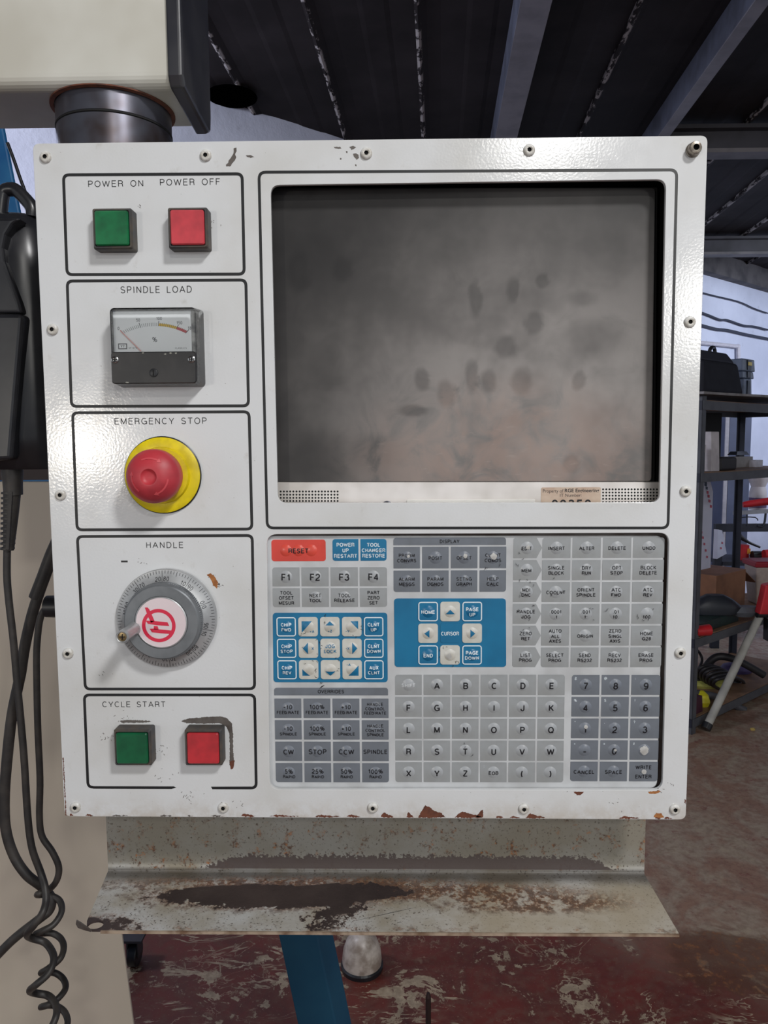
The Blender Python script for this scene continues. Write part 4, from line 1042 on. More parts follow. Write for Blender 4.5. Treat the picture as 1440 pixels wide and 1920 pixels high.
# reset / power up / tool changer
x0, z1 = XZ(508.7, 1012, KY); x1, z0 = XZ(611, 1052, KY)
key(x0, z0, x1, z1, 'r', [('RESET', 9.6)], sq=True, domes=((-.0098, 0), (0, 0), (.0098, 0)), dr=.0046, label='orange-red RESET key')
x0, z1 = XZ(623.3, 1010.8, KY); x1, z0 = XZ(672.3, 1051.5, KY); xb0 = XZ(675.8, 1010.8, KY)[0]; xb1 = XZ(724.9, 1051, KY)[0]
key(x0, z0, x1, z1, 'b', [('POWER', 7.6), ('UP', 7.6), ('RESTART', 7.6)], corners=(1, 0, 0, 1), domes=(), label='blue key marked POWER UP RESTART')
key(xb0, z0, xb1, z1, 'b', [('TOOL', 7.4), ('CHANGER', 7.4), ('RESTORE', 7.4)], corners=(0, 1, 1, 0), domes=(), label='blue key marked TOOL CHANGER RESTORE')
grid((510.5, 1063.8), (726, 1137.6), 4, 2, 3.6, [[L('F1', c=14), L('F2', c=14), L('F3', c=14), L('F4', c=14)], [L('TOOL', 'OFSET', 'MESUR', domes=()), L('NEXT', 'TOOL'), L('TOOL', 'RELEASE'), L('PART', 'ZERO', 'SET', domes=())]], 'g')
# jog block
def backing(tl, br, tr, bl, lab):
    M = MB().prism(quadr([XZ(*bl, KY), XZ(*br, KY), XZ(*tr, KY), XZ(*tl, KY)], .0028), KY-.00035, KY+.0002); return M.build('blue_field', m_kblue, KP, label=lab)
backing((511.5, 1149), (727, 1278.8), (726.2, 1148.8), (513, 1278.8), 'blue printed field around the jog keys')
T = .0046
tri_up = [[(-T*.95, -.0012), (T*.95, -.0012), (0, .0028)]]; tri_l = [[(-.0002, -T), (-.0002, T), (-.0044, 0)]]; tri_r = [[(.0002, -T), (.0042, 0), (.0002, T)]]; tri_d = [[(-.0040, -.0012), (0, -.0048), (.0040, -.0012)]]
tri_tl = [[(-.0050, .0044), (-.0050, -.0048), (.0030, .0044)]]; tri_tr = [[(-.0010, .0044), (.0050, .0044), (.0050, -.0020)]]; tri_bl = [[(-.0050, -.0048), (-.0050, .0004), (.0010, -.0048)]]; tri_br = [[(-.0030, -.0048), (.0050, -.0048), (.0050, .0034)]]
yj = KY-.0009
B = dict(style='b', frame=True, sq=True, dr=.0045, y0=yj); Wk = dict(style='w', sq=True, dr=.0047, y0=yj)
def W_(s='', tri=None, c=5.5, lab='', dx=0, ty=0, **k): return ([(s, c)] if s else [], dict(Wk, tri=tri, label=lab, capdx=dx, ty=ty, **k))
jog = [[L('CHIP', 'FWD', **B), W_('+A', tri_tl, lab='jog key +B +A', dx=.003, ty=-.0038), W_('+Z', [[(-.0034, .0012), (.0034, .0012), (0, .0044)]], lab='jog key +Z with up arrow', ty=-.0034), W_('-Y', tri_tr, lab='jog key -Y', dx=-.0034, ty=-.0036), L('CLNT', 'UP', **B)],
       [L('CHIP', 'STOP', **B), W_('X', tri_l, lab='jog key with left arrow', dx=.0034), ([('JOG', 7.2), ('LOCK', 7.2)], dict(Wk, label='JOG LOCK key', domes=((0, 0),))), W_('-X', tri_r, lab='jog key -X with right arrow', dx=-.0034), L('CLNT', 'DOWN', **B)],
       [L('CHIP', 'REV', **B), W_('', tri_bl, lab='jog key with corner triangle'), W_('', tri_d, lab='jog key with down arrow'), W_('-A', tri_br, lab='jog key -A -B', dx=-.0028, ty=.0040), L('AUX', 'CLNT', **B)]]
grid((518.5, 1156.7), (719.5, 1272.9), 5, 3, 4.6, jog, 'w')
# overrides
x0, z1 = XZ(513.8, 1289.4, KY); x1, z0 = XZ(727.6, 1303.6, KY)
key(x0, z0, x1, z1, 'd', [('OVERRIDES', 7.2)], corners=(0, 0, 1, 1), domes=(), label='grey OVERRIDES heading bar', name='heading_bar', ty=0)
def O(a, b, **k): return ([(a, 9), (b, 6.4)], dict(k, label='key marked %s %s' % (a, b), ty=-.0008))
grid((514.4, 1309.6), (729.3, 1466.8), 4, 4, 4.2, [[O('-10', 'FEED RATE'), O('100%', 'FEED RATE'), O('+10', 'FEED RATE'), L('HANDLE', 'CONTROL', 'FEED RATE', c=6.3, domes=((0, .0005),))], [O('-10', 'SPINDLE'), O('100%', 'SPINDLE'), O('+10', 'SPINDLE'), L('HANDLE', 'CONTROL', 'SPINDLE', c=6.3)],
      [L('CW', c=10.5), L('STOP', c=10.5), L('CCW', c=10.5), L('SPINDLE', c=9, domes=())], [O('5%', 'RAPID'), O('25%', 'RAPID'), O('50%', 'RAPID'), O('100%', 'RAPID')]], 'd', topflat=1)
# display
x0, z1 = XZ(737.5, 1008.3, KY); x1, z0 = XZ(948.6, 1021.7, KY)
key(x0, z0, x1, z1, 'd', [('DISPLAY', 7)], corners=(0, 0, 1, 1), domes=(), label='grey DISPLAY heading bar', name='heading_bar', ty=0)
grid((737.6, 1025.4), (948.6, 1109.4), 4, 2, 4.0, [[L('PRGRM', 'CONVRS', worn=[(.0013, .0012, .0012)]), L('POSIT'), L('OFSET', worn=[(.0008, .0012, .0018)]), L('CURNT', 'COMDS', worn=[(.0005, .0010, .0026)])], [L('ALARM', 'MESGS'), L('PARAM', 'DGNOS'), L('SETNG', 'GRAPH'), L('HELP', 'CALC')]], 'd', topflat=1)
# cursor block
backing((738.8, 1122), (949, 1250.3), (948.4, 1122), (740, 1250.3), 'blue printed field around the cursor keys')
B2 = dict(B, dr=.0048); B3 = dict(style='b', sq=True, domes=(), y0=KY-.0007)
cur = [[L('HOME', c=7.4, **B2), W_('', [[(-.0036, -.0020), (.0036, -.0020), (0, .0016)]], lab='cursor key with up arrow'), L('PAGE', 'UP', c=7.2, **B2)],
       [W_('', [[(.0010, -.0034), (.0010, .0028), (-.0030, 0)]], lab='cursor key with left arrow'), L('CURSOR', c=7.6, **B3), W_('', [[(-.0014, -.0034), (.0024, 0), (-.0014, .0030)]], lab='cursor key with right arrow')],
       [L('END', c=7.4, **B2), W_('', None, lab='worn cursor key with arrow rubbed away', worn=[(-.0008, -.0008, .0024)]), L('PAGE', 'DOWN', c=7.2, **B2)]]
grid((784.2, 1128), (903, 1245.4), 3, 3, 4.6, cur, 'w')
# mode column
mo = ['EDIT', 'MEM', ('MDI', 'DNC'), ('HANDLE', 'JOG'), ('ZERO', 'RET'), ('LIST', 'PROG')]
grid((962.9, 1008.4), (1013.3, 1250.4), 1, 6, 3.6, [[L(*((m,) if isinstance(m, str) else m), arrow=True, **(dict(worn=[(0, .0005, .0016)]) if m == 'EDIT' else {}))] for m in mo], 'g')
md = [['INSERT', 'ALTER', 'DELETE', 'UNDO'], [('SINGLE', 'BLOCK'), ('DRY', 'RUN'), ('OPT', 'STOP'), ('BLOCK', 'DELETE')], ['COOLNT', ('ORIENT', 'SPINDLE'), ('ATC', 'FWD'), ('ATC', 'REV')],
      [('.0001', '.1'), ('.001', '1.'), ('.01', '10.'), ('', '100.')], [('AUTO', 'ALL', 'AXES'), 'ORIGIN', ('ZERO', 'SINGL', 'AXIS'), ('HOME', 'G28')], [('SELECT', 'PROG'), ('SEND', 'RS232'), ('RECV', 'RS232'), ('ERASE', 'PROG')]]
grid((1017.1, 1008.4), (1239.2, 1250.6), 4, 6, 3.8, [[L(*((m,) if isinstance(m, str) else m)) for m in r] for r in md], 'g', colw=[1, 1, 1, 1.10])
# letters
al = 'SABCDEFGHIJKLMNOPQRSTUVWXYZ'
rows = [['SHIFT', 'A', 'B', 'C', 'D', 'E'], ['F', 'G', 'H', 'I', 'J', 'K'], ['L', 'M', 'N', 'O', 'P', 'Q'], ['R', 'S', 'T', 'U', 'V', 'W'], ['X', 'Y', 'Z', 'EOB', '(', ')']]
def AL(s):
    if s == 'SHIFT': return ([('SHIFT', 7.4)], dict(label='key marked SHIFT in faded pale print', style='s'))
    if s == 'EOB': return ([(s, 7.6)], dict(label='key marked EOB', sup=';'))
    k = dict(label='key marked '+({'(': 'left bracket', ')': 'right bracket'}.get(s, s)), ty=-.0006)
    return ([(s, 13.2)], k)
MATS['s'] = (m_kgrey, m_kdome, plain('faded_pale_print', (216, 220, 224), .5))
grid((740.8, 1264.9), (1055.8, 1466.8), 6, 5, 3.6, [[AL(s) for s in r] for r in rows], 'g')
# numbers
nr = [[('7', '&'), ('8', '@'), ('9', ':')], [('4', '%'), ('5', '$'), ('6', '!')], [('1', '*'), ('2', ','), ('3', '?')], [('-', '+'), ('0', '='), ('.', '#')], ['CANCEL', 'SPACE', 'WRITE']]
def NU(s):
    if s in ('CANCEL', 'SPACE'): return ([(s, 8)], dict(label='key marked '+s))
    if s == 'WRITE': return ([('WRITE', 7.8), ('—', 5.5), ('ENTER', 7.8)], dict(label='worn key marked WRITE ENTER', worn=[(.0004, 0, .0021)], domes=()))
    a, b = s; k = dict(label='key marked '+a, sup=b, ty=-.0007)
    if a == '1': k['worn'] = [(.0006, .0016, .0016)]
    if a == '0': k['worn'] = [(.0008, .0003, .0011)]
    if a == '.': k['worn'] = [(0, 0, .0037)]; k['label'] = 'key worn down to a pale spot'
    return ([(a if a != '.' else '', 14 if a != '-' else 14)], k)
grid((1072.4, 1265.4), (1232.6, 1464.8), 3, 5, 4.0, [[NU(s) for s in r] for r in nr], 'd', colw=[1, 1, 1.04])
# hairline cracks round the domes
rnd = random.Random(11)
for (px, py, r, n) in ((618, 1162, 9, 5), (575, 1200, 13, 6), (590, 1212, 12, 5), (660, 1178, 15, 4), (583, 1250, 12, 7), (622, 1246, 14, 6), (605, 1272, 8, 3), (842, 1232, 16, 8), (986, 1105, 14, 6), (985, 1060, 13, 3), (988, 1145, 14, 5), (1043, 1103, 14, 5), (1114, 1152, 12, 4), (1210, 1148, 14, 5), (884, 1400, 11, 4), (990, 1185, 8, 3), (925, 1060, 12, 4), (985, 1040, 8, 3), (1145, 1148, 9, 2)):
    for k in range(n):
        a = rnd.uniform(0, 6.28); q = rnd.uniform(.8, 1.25)*r; x, y = px+math.cos(a)*q, py+math.sin(a)*q; l = rnd.uniform(3, 7); b = a+rnd.choice((1.5, 0, .4, -1.5))
        stroke(cracks, [(x, y), (x+math.cos(b)*l*.5, y+math.sin(b)*l*.5), (x+math.cos(b+.5)*l, y+math.sin(b+.5)*l)], .0004, KY-.0011)
stroke(cracks, [(599, 1291), (604, 1287), (608, 1285)], .0009, KY-.0005)
cracks.build('hairline_cracks', m_ink, KP, recalc=False, kind='stuff')

# ================================================================== MONITOR inside the console
ly = .0155
MN = thing('flat_monitor', (LCDO[0], .03, XZ(700, 990, .02)[1]), 'flat monitor with dusty fingerprinted dark glass mounted inside the console', 'monitor')
a = XZ(497, 352, ly); b = XZ(1224, 902.5, ly)
M = MB().prism(quadr([XZ(497, 903, ly), XZ(1221, 902, ly), XZ(1228, 353, ly), XZ(494, 353, ly)], .003), ly, ly+.004); M.build('screen_glass', m_glass, MN, origin=LCDO)
M = MB().prism([XZ(485, 986, ly), XZ(1238, 986, ly), XZ(1238, 903.5, ly), XZ(485, 904, ly)], ly-.0008, ly+.02, ch=.0005); M.build('lower_bezel', m_silver, MN)
M = MB().prism([XZ(492, 985, ly+.005), XZ(1226, 985, ly+.005), XZ(1232, 352, ly+.005), XZ(492, 352, ly+.005)], ly+.0045, ly+.028); M.build('back_case', m_inner, MN)
by = ly-.0008
def holes(xs, ys, px):
    M = MB()
    for x in xs:
        for y in ys:
            p = W(x, y, by); M.lathe([(.00078, .00003), (0, .00003)], (p[0], by, p[2]), seg=8, smooth=False)
    M.build('speaker_grille', m_inner, MN, recalc=False, kind='stuff', label='block of small round speaker holes')
holes([526.3+5.93*i for i in range(19)], [921.6+5.95*i for i in range(5)], 0)
holes([1130.8+5.93*i for i in range(18)], [917.5+5.95*i for i in range(5)], 0)
p = W(726, 949, by); M = MB().lathe([(.0042, 0), (.0042, .0009), (.0034, .0011), (.0033, .0003)], (p[0], by, p[2]), seg=32); M.lathe([(.0033, .0004), (.0020, .0010), (0, .0011)], (p[0], by, p[2]), seg=24, mi=1)
M.build('power_button', [m_steel, m_inner], MN)
a = XZ(762, 937, by); b = XZ(1003, 960, by); M = MB().prism(rrect(a[0], b[1], b[0], a[1], .001, 3), by-.0008, by+.0002, ch=.0003); M.build('control_strip', m_silver2, MN)
M = MB().box((XZ(765, 942.5, by)[0], by-.001, XZ(765, 943.8, by)[1]), (XZ(1001, 942.5, by)[0], by-.0007, XZ(765, 942.6, by)[1])); M.build('strip_slot', m_inner, MN)
a = XZ(1014.5, 914, by); b = XZ(1125.5, 965, by); M = MB().prism(rrect(a[0], b[1], b[0], a[1], .0012, 3), by-.00025, by+.0001); st = M.build('asset_sticker', m_stick, MN, label='tan property sticker')
M = MB(); ys = by-.0003
x, z = XZ(1037, 920.5, by); decal(M, text2d('Property of', 6.4*.000415, x, z, 0, width=38*.000415), 0, ys)
x, z = XZ(1091, 919.5, by); decal(M, text2d('RGE Engineering', 6.6*.000415, x, z, .02, width=64*.000415), 0, ys)
x, z = XZ(1070, 928.5, by); decal(M, text2d('IT Number:', 5.8*.000415, x, z, 0, width=40*.000415), 0, ys)
x, z = XZ(1071, 944.5, by); decal(M, stext('00350', 16*.000415, x, z, .2, width=76*.000415), 0, ys)
M.build('lettering', m_ink, st, recalc=False)

# ================================================================== TRAY
tt = thing('metal_tray', (0, TY, TR['zl']), 'rust-stained white sheet-metal tray hanging under the console', 'tray')
zl = TR['zl']; xl, xr = TR['x0'], TR['x1']; yb_ = TY; yfr = TR['yf']+TY
zt = float(W(700, 1500, TY)[2]); th = .0015
fl = Z(150, 1745, zl)[0]; frr = Z(1271, 1747, zl)[0]
M = MB(); bend = [(yb_, zt), (yb_, zl+.0016), (yb_-.0005, zl+.0005), (yb_-.0016, zl)]
bend_b = [(yb_+th, zt), (yb_+th, zl+.001), (yb_+.0008, zl-.0008), (yb_-.0016, zl-th)]
def strip(prof, xsf):
    n = len(prof); vs = []
    for (y, z) in prof:
        a, b = xsf(y, z); vs += [(a, y, z), (b, y, z)]
    return vs, [(2*k, 2*k+1, 2*k+3, 2*k+2) for k in range(n-1)]
# back plate and fold
vs, fs = strip(bend, lambda y, z: (xl, xr)); M.add(vs, fs); vs2, fs2 = strip(bend_b, lambda y, z: (xl, xr)); M.add(vs2, fs2)
M.build('back_plate', m_tray, tt, origin=TR['o'], recalc=False)
# ledge with the punched hole near its left corner (hole as a real opening)
fl_, fr_ = float(fl), float(frr); yfe = yfr-.0005
hcx, hcy = Z(178, 1734, zl)[0], Z(178, 1734, zl)[1]
hcx += .0006; hole = [(hcx+.0060*math.cos(t), hcy+.0050*math.sin(t)) for t in [2*math.pi*k/24 for k in range(24)]]
led = [(xl, yb_-.0016), (fl_+.0005, yfr+.0105), (fl_+.003, yfr+.004), (fl_+.009, yfe), (fr_, yfe), (xr, yb_-.0016)]
xs_ = fl_+.060; yl_ = lambda x: yb_-.0016
ledl = [led[0], led[1], led[2], led[3], (xs_, yfe), (xs_, yb_-.0016)]
v, f = curve_mesh([list(reversed(ledl)), hole], th/2)
M = MB().add([(a, b, zl-th/2+c) for a, b, c in v], f)
M.hexa([(xs_, yfe, zl-th), (fr_, yfe, zl-th), (xr, yb_-.0016, zl-th), (xs_, yb_-.0016, zl-th), (xs_, yfe, zl), (fr_, yfe, zl), (xr, yb_-.0016, zl), (xs_, yb_-.0016, zl)])
# front lip turned down
M.build('ledge', m_tray, tt, origin=TR['o'], recalc=False)
M = MB().box((fl_+.016, yfe-.0012, zl-.0022), (fr_, yfe+.0002, zl-.00005)); M.build('front_lip', plain('worn_edge_metal', (196, 178, 158), .35, .3, c2=(130, 104, 84), scale=60), tt)
# curled corner around the hole
cp = [Z(152, 1733, zl+.001), Z(143, 1728, zl+.001), Z(149, 1740, zl-.004), Z(175, 1748, zl-.001)]
M = MB()
P = [np.array(q) for q in (Z(143, 1726, zl+.003), Z(150, 1730, zl+.004), Z(160, 1737, zl+.003), Z(172, 1746, zl))]
Q = [np.array(q) for q in (Z(142, 1733, zl-.002), Z(146, 1740, zl-.003), Z(157, 1744, zl-.002), Z(170, 1747.5, zl-.001))]
vs = P+Q+[p_+np.array([0, .0012, 0]) for p_ in P]+[p_+np.array([0, .0012, 0]) for p_ in Q]
fs = [(i, i+1, 5+i, 4+i) for i in range(3)]+[(8+i, 12+i, 13+i, 9+i) for i in range(3)]+[(i, 8+i, 9+i, i+1) for i in range(3)]+[(4+i, 5+i, 13+i, 12+i) for i in range(3)]+[(0, 4, 12, 8), (3, 11, 15, 7)]
M.add(vs, fs); M.build('curled_corner', m_bare, tt, label='torn corner curled upward beside a punched hole')
# scratch across the ledge
M = MB(); a = Z(640, 1732, zl+.0001); b = Z(740, 1710, zl+.0001); c_ = Z(785, 1700, zl+.0001)
M.add([(a[0], a[1], zl+.0001), (b[0], b[1]-.0003, zl+.0001), (c_[0], c_[1], zl+.0001), (b[0], b[1]+.0003, zl+.0001)], [(0, 1, 2, 3)]); M.build('scratch', m_ink, tt, recalc=False)
M = MB().box((-.06, yb_+.0016, 1.2185-.02), (.06, .08, Z0-.0005)); M.build('bracket', m_bare, tt)

# ================================================================== SUPPORT ARM
m_arm = plain('arm_paint', (214, 213, 205), .38, c2=(196, 193, 182), scale=9)
ay = .045; ab = .126
za = float(W(200, 161, ay)[2]); xe = float(W(314, 100, ay)[0])
AT = thing('support_arm', (-.2, .09, za), 'thick off-white square support arm above the console', 'support arm')
rr_ = .010; pr = [(ay, za+.30), (ay, za+rr_)]+[(ay+rr_-rr_*math.cos(t), za+rr_-rr_*math.sin(t)) for t in [R(15*k) for k in range(1, 7)]]+[(ab-.006, za), (ab, za+.006), (ab, za+.30)]
M = MB(); n = len(pr); vs = [(-.75, y, z) for y, z in pr]+[(xe, y, z) for y, z in pr]
fs = [(k, (k+1) % n, n+(k+1) % n, n+k) for k in range(n)]+[tuple(range(n)), tuple(reversed(range(n, 2*n)))]
M.add(vs, fs); arm = M.build('arm_tube', m_arm, AT)
for p_ in arm.data.polygons: p_.use_smooth = False
M = MB(); o1 = [(ay-.003, za+.31), (ay-.003, za+.006), (ay+.002, za-.001), (ab-.004, za-.006), (ab+.004, za-.002), (ab+.006, za+.01), (ab+.006, za+.31)]
n = len(o1); vs = [(xe+.0005, y, z) for y, z in o1]+[(xe+.0105, y, z) for y, z in o1]+[(xe+.0125, y+(.002 if y < .09 else -.002), z+.002) for y, z in o1]
fs = [(k, (k+1) % n, n+(k+1) % n, n+k) for k in range(n)]+[(n+k, n+(k+1) % n, 2*n+(k+1) % n, 2*n+k) for k in range(n)]+[tuple(range(n)), tuple(reversed(range(2*n, 3*n)))]
M.add(vs, fs); M.build('end_cap', plain('scuffed_black_plastic', (44, 45, 52), .3, c2=(66, 66, 70), scale=14), AT, bev=.0015)
jc = ((float(W(116, 215, .09)[0])+float(W(313, 215, .09)[0]))/2, .0905)
JT = AT
zb_ = Z1+.0005
M = MB().lathe([(.0, zb_), (.0465, zb_), (.0465, za-.0195), (.0455, za-.019), (.0455, za-.0175), (.0465, za-.017), (.0465, za-.0005), (0, za-.0005)], (jc[0], jc[1], 0), 'z', 64)
cl = M.build('swivel_collar', m_steel, AT, label='dark oily steel swivel collar')
M = MB().lathe([(.0462, za-.0192), (.0470, za-.0188), (.0470, za-.0176), (.0462, za-.0172)], (jc[0], jc[1], 0), 'z', 64); M.build('seal_ring', m_inner, AT)
M = MB().lathe([(.0500, za-.0002), (.0500, za-.0012), (.0467, za-.0018), (.0467, za-.0002)], (jc[0], jc[1]-.001, 0), 'z', 64, smooth=False); M.build('grease_seal', m_rust, AT)

# ================================================================== LEFT: hand unit, cables, cover
cy_ = .34
q = [W(-420, 2750, cy_), W(300, 2750, cy_), W(118, 903, cy_), W(-420, 903, cy_)]
gz = lambda p_: (float(p_[0]), float(p_[2]))
bl, br, tr, tl = [gz(p_) for p_ in q]
edge = lambda z: tr[0]+(W(250, 1920, cy_)[0]-tr[0])*(tr[1]-z)/(tr[1]-W(250, 1920, cy_)[2])
brx = float(edge(0.0))
t = thing('machine_cover', (-.5, .5, 0), 'large cream sheet-metal machine cover behind the hanging cables', 'machine cover')
M = MB().prism([(tl[0], 0.0), (brx, 0.0), (tr[0], tr[1]), (tl[0], tl[1])], cy_, cy_+.004); M.build('cover_panel', plain('cream_enclosure_paint', (216, 204, 190), .5, c2=(208, 198, 182), scale=3), t, bev=.001)
M = MB().box((tl[0], cy_+.001, tl[1]+.0005), (tr[0]-.01, cy_+.02, tl[1]+.018)); M.build('top_seal', plain('dark_red_seal', (44, 18, 22), .5), t)

# hand unit
hy = .10
HT = thing('hand_unit', tuple(W(20, 885, hy)), 'black moulded hand unit hanging left of the console by its hook', 'hand unit')
def loft(M, secs, y0, mi=0, seg=20, pw=3.0):          # superellipse sections: (cx, cz, rx, ry)
    vs = []
    for (cx, z, rx, ry) in secs:
        for k in range(seg):
            a = 2*math.pi*k/seg; c, s = math.cos(a), math.sin(a)
            vs.append((cx+rx*math.copysign(abs(c)**(2/pw), c), y0+ry*math.copysign(abs(s)**(2/pw), s), z))
    n = len(secs); fs = [(i*seg+k, i*seg+(k+1) % seg, (i+1)*seg+(k+1) % seg, (i+1)*seg+k) for i in range(n-1) for k in range(seg)]
    fs += [tuple(range(seg)), tuple(reversed(range((n-1)*seg, n*seg)))]
    M.add(vs, fs, mi, True)
def hp(px, py, y=hy): p_ = W(px, py, y); return float(p_[0]), float(p_[2])
M = MB(); secs = []
for (l, r_, py, d) in ((-78, 66, 404, .018), (-84, 78, 412, .026), (-88, 92, 440, .032), (-86, 104, 500, .036), (-78, 108, 600, .036), (-70, 112, 700, .036), (-64, 116, 820, .034), (-58, 116, 862, .030), (-50, 110, 880, .022)):
    a = hp(l, py); b = hp(r_, py); secs.append(((a[0]+b[0])/2, a[1], (b[0]-a[0])/2, d))
m_hand = plain('glossy_black_shell', (30, 31, 36), .3, c2=(40, 40, 44), scale=50)
loft(M, secs, hy+.01); M.build('rear_shell', m_hand, HT)
M = MB()                                               # raised front grip with a sharp lower slab
def sl(pts, y0, y1, nm, bev=.003):
    M = MB().prism([hp(*p_, y0) for p_ in pts], y0, y1); return M.build(nm, m_hand, HT, bev=bev, bseg=3)
sl([(-80, 868), (20, 862), (42, 600), (42, 588), (-90, 588)], hy-.034, hy-.018, 'front_slab', .0035)
sl([(-90, 587), (40, 587), (34, 565), (22, 530), (8, 490), (5, 465), (10, 440), (22, 420), (38, 408), (-90, 408)], hy-.032, hy-.016, 'shoulder', .005)
# hook
M = MB(); hk = [hp(*p_) for p_ in ((6, 412), (10, 375), (14, 362), (26, 359), (38, 362), (60, 385), (66, 398), (66, 410))]
M.tube([(a, hy-.005, b) for a, b in hk], .0058, 10, sub=3); M.build('hanging_hook', m_hand, HT)
# strain relief
M = MB()
x, z1_ = hp(22, 868); xb, z2 = hp(14, 1031); N = 12
M.tube([(x, hy, z1_+.01), (x, hy, hp(22, 905)[1]), (xb+.001, hy, z2)], [.0080, .0078, .0046], 20, sub=2)
for k in range(N):
    f_ = k/(N-1); py = 924+f_*104; px = 20.5-f_*6.5; r = (.0081-(.0081-.0061)*f_); c = hp(px, py)
    M.lathe([(r*.8, -.0009), (r, -.0009), (r, .0009), (r*.8, .0009)], (c[0], hy, c[1]), 'z', 20, smooth=False)
M.lathe([(.0, .004), (.0092, .004), (.0092, -.004), (.0084, -.010), (.0080, -.022), (0, -.022)], (x, hy, hp(22, 882)[1]), 'z', 24, smooth=False)
a = hp(20.5, 922, hy-.0078); b = hp(14, 1030, hy-.006); M.bar((a[0], hy-.0072, a[1]), (b[0], hy-.0056, b[1]), .0028, .0022, (0, 1, 0))
M.build('strain_relief', m_blackrub, HT, label='ribbed cable strain relief')

def cable(pts, r, y0, lab, mat=m_blackrub, nm='cable', seg=12):
    P = []
    for p_ in pts:
        yy = y0+(p_[2] if len(p_) > 2 else 0); P.append(tuple(W(p_[0], p_[1], yy)))
    M = MB().tube(P, r, seg, sub=6); M.build(nm, mat, label=lab, cat='cable')
cable([(13.5, 1025), (13, 1080), (17, 1130), (25, 1200), (33, 1290), (37, 1330), (45, 1420), (52, 1530), (60, 1590), (76, 1635), (84.6, 1664, -.006), (86, 1690, -.012), (79, 1713, -.02), (62, 1737, -.022), (51, 1752, -.012), (60, 1759, .0), (84, 1767, .004), (98, 1785, -.006), (100.5, 1803, -.014), (90, 1826, -.022), (68, 1846, -.026), (56, 1857, -.014), (66, 1862, .0), (88, 1866, .004), (100, 1876, -.004), (106.5, 1892, -.012), (103, 1912, -.02), (90, 1935, -.024), (75, 1950, -.014), (84, 1958, .002), (104, 1966, .004), (110, 1986, -.01), (92, 2010, -.024), (76, 2026, -.014), (86, 2034, .002), (106, 2044, .002), (104, 2080, -.01), (96, 2140, -.01)],
      .0033, hy, 'black coiled cord hanging from the strain relief of the hand unit')
cable([(112, 1010, .0), (94, 1055, .0), (71, 1118), (57, 1165), (46, 1215), (39, 1261), (35, 1280), (22, 1345), (13, 1426), (8.5, 1496), (11, 1555), (26, 1604), (50, 1640), (78, 1662, .004), (96, 1684, .004), (93, 1706, .002), (75, 1722, -.002), (30, 1757, -.004), (0, 1786, -.004), (-40, 1830, -.004)],
      [.0050, .0050, .0050, .0046, .0044, .0042], hy+.017, 'thickest black cable looping down at the far left edge')
cable([(115, 1000), (97, 1040), (82, 1080), (66, 1121)], .0060, hy+.017, 'black sleeve around the thick cable beside the console edge', nm='cable_sleeve')
cable([(112, 1120, .0), (90, 1136, .0), (76, 1158, .0), (70, 1200), (68.5, 1250), (71, 1367), (75, 1461), (74, 1531), (79, 1568), (98, 1597), (110, 1625), (107, 1649), (94, 1666, .006), (74, 1675, .0), (71, 1678, .012), (90, 1678, .022), (111, 1688, .022), (115.5, 1709, .014), (101, 1733, .004), (80, 1745, 0), (66, 1752, .01), (80, 1750, .022), (98, 1750, .026), (114, 1760, .024), (119.5, 1776, .016), (113, 1797, .006), (90, 1816, 0), (77, 1824, .006), (88, 1823, .02), (105, 1825, .026), (119.5, 1837, .024), (122.5, 1854, .014), (108, 1873, .004), (90, 1884, 0), (77, 1888, .008), (90, 1885, .022), (107, 1887, .026), (122, 1899, .022), (126.5, 1920, .014), (112, 1940, .004), (84, 1950, 0), (96, 1954, .022), (120, 1966, .024), (124, 1988, .014), (100, 2012, .002), (84, 2020, .006), (100, 2026, .024), (122, 2042, .02), (124, 2080, .01), (120, 2140, .01)],
      .0030, hy-.002, 'thinner black coiled cord winding behind the first cord')
p = W(88, 1137, .075); M = MB().tube([(p[0], .075, p[2]), (X0, .075, p[2])], [.0095, .0108], 24, sub=1)
M.build('side_knob', m_black, PT, label='round black knob on the left side of the housing')
p1 = W(14, 268, .6); cable([(14, 268), (26, 300), (38, 335), (48, 362), (58, 392), (66, 430)], .0026, .6, 'thin black cable curving down in front of the white wall at upper left', m_black)

# ================================================================== BELOW: blue leg, white foot, rod, castor
by_ = .9
t = thing('blue_brace', (0, .95, 0), 'slanting blue box-section leg seen below the tray', 'machine leg')
P = [W(519, 1740, by_), W(592, 1740, by_), W(560, 1930, by_), W(632, 1930, by_)]
d = (P[2]-P[0])/(P[0][2]-P[2][2]); d2 = (P[3]-P[1])/(P[1][2]-P[3][2])
def at(p_, dd, z): return p_+dd*(p_[2]-z)
zt_ = 1.25
A = [at(P[0], d, zt_), at(P[1], d2, zt_), at(P[0], d, 0.01), at(P[1], d2, .01)]
off = np.array([.024, .046, 0])
M = MB().hexa([A[2], A[3], A[3]+off, A[2]+off, A[0], A[1], A[1]+off, A[0]+off])
m_bl2 = plain('dark_blue_paint', (20, 74, 104), .45, c2=(30, 84, 112), scale=8)
M.build('leg', m_bl2, t, bev=.003); 
M = MB().box((min(A[2][0], A[3][0])-.04, A[2][1]-.04, 0), (max(A[2][0], A[3][0])+.09, A[2][1]+.14, .012)); M.build('foot_plate', m_bl2, t)
p = Z(678, 1828, 0); fc = (float(p[0]), float(p[1])+.03)
t = thing('bell_foot', (fc[0], fc[1], 0), 'white bell-shaped foot with dark rim standing on the red floor', 'machine foot')
m_bell = plain('stained_white_enamel', (206, 196, 186), .35, c2=(150, 136, 124), scale=30)
M = MB().lathe([(0, .015), (.056, .015), (.057, .030), (.054, .055), (.045, .082), (.030, .100), (.016, .108), (0, .109)], (fc[0], fc[1], 0), 'z', 40); M.build('bell', m_bell, t)
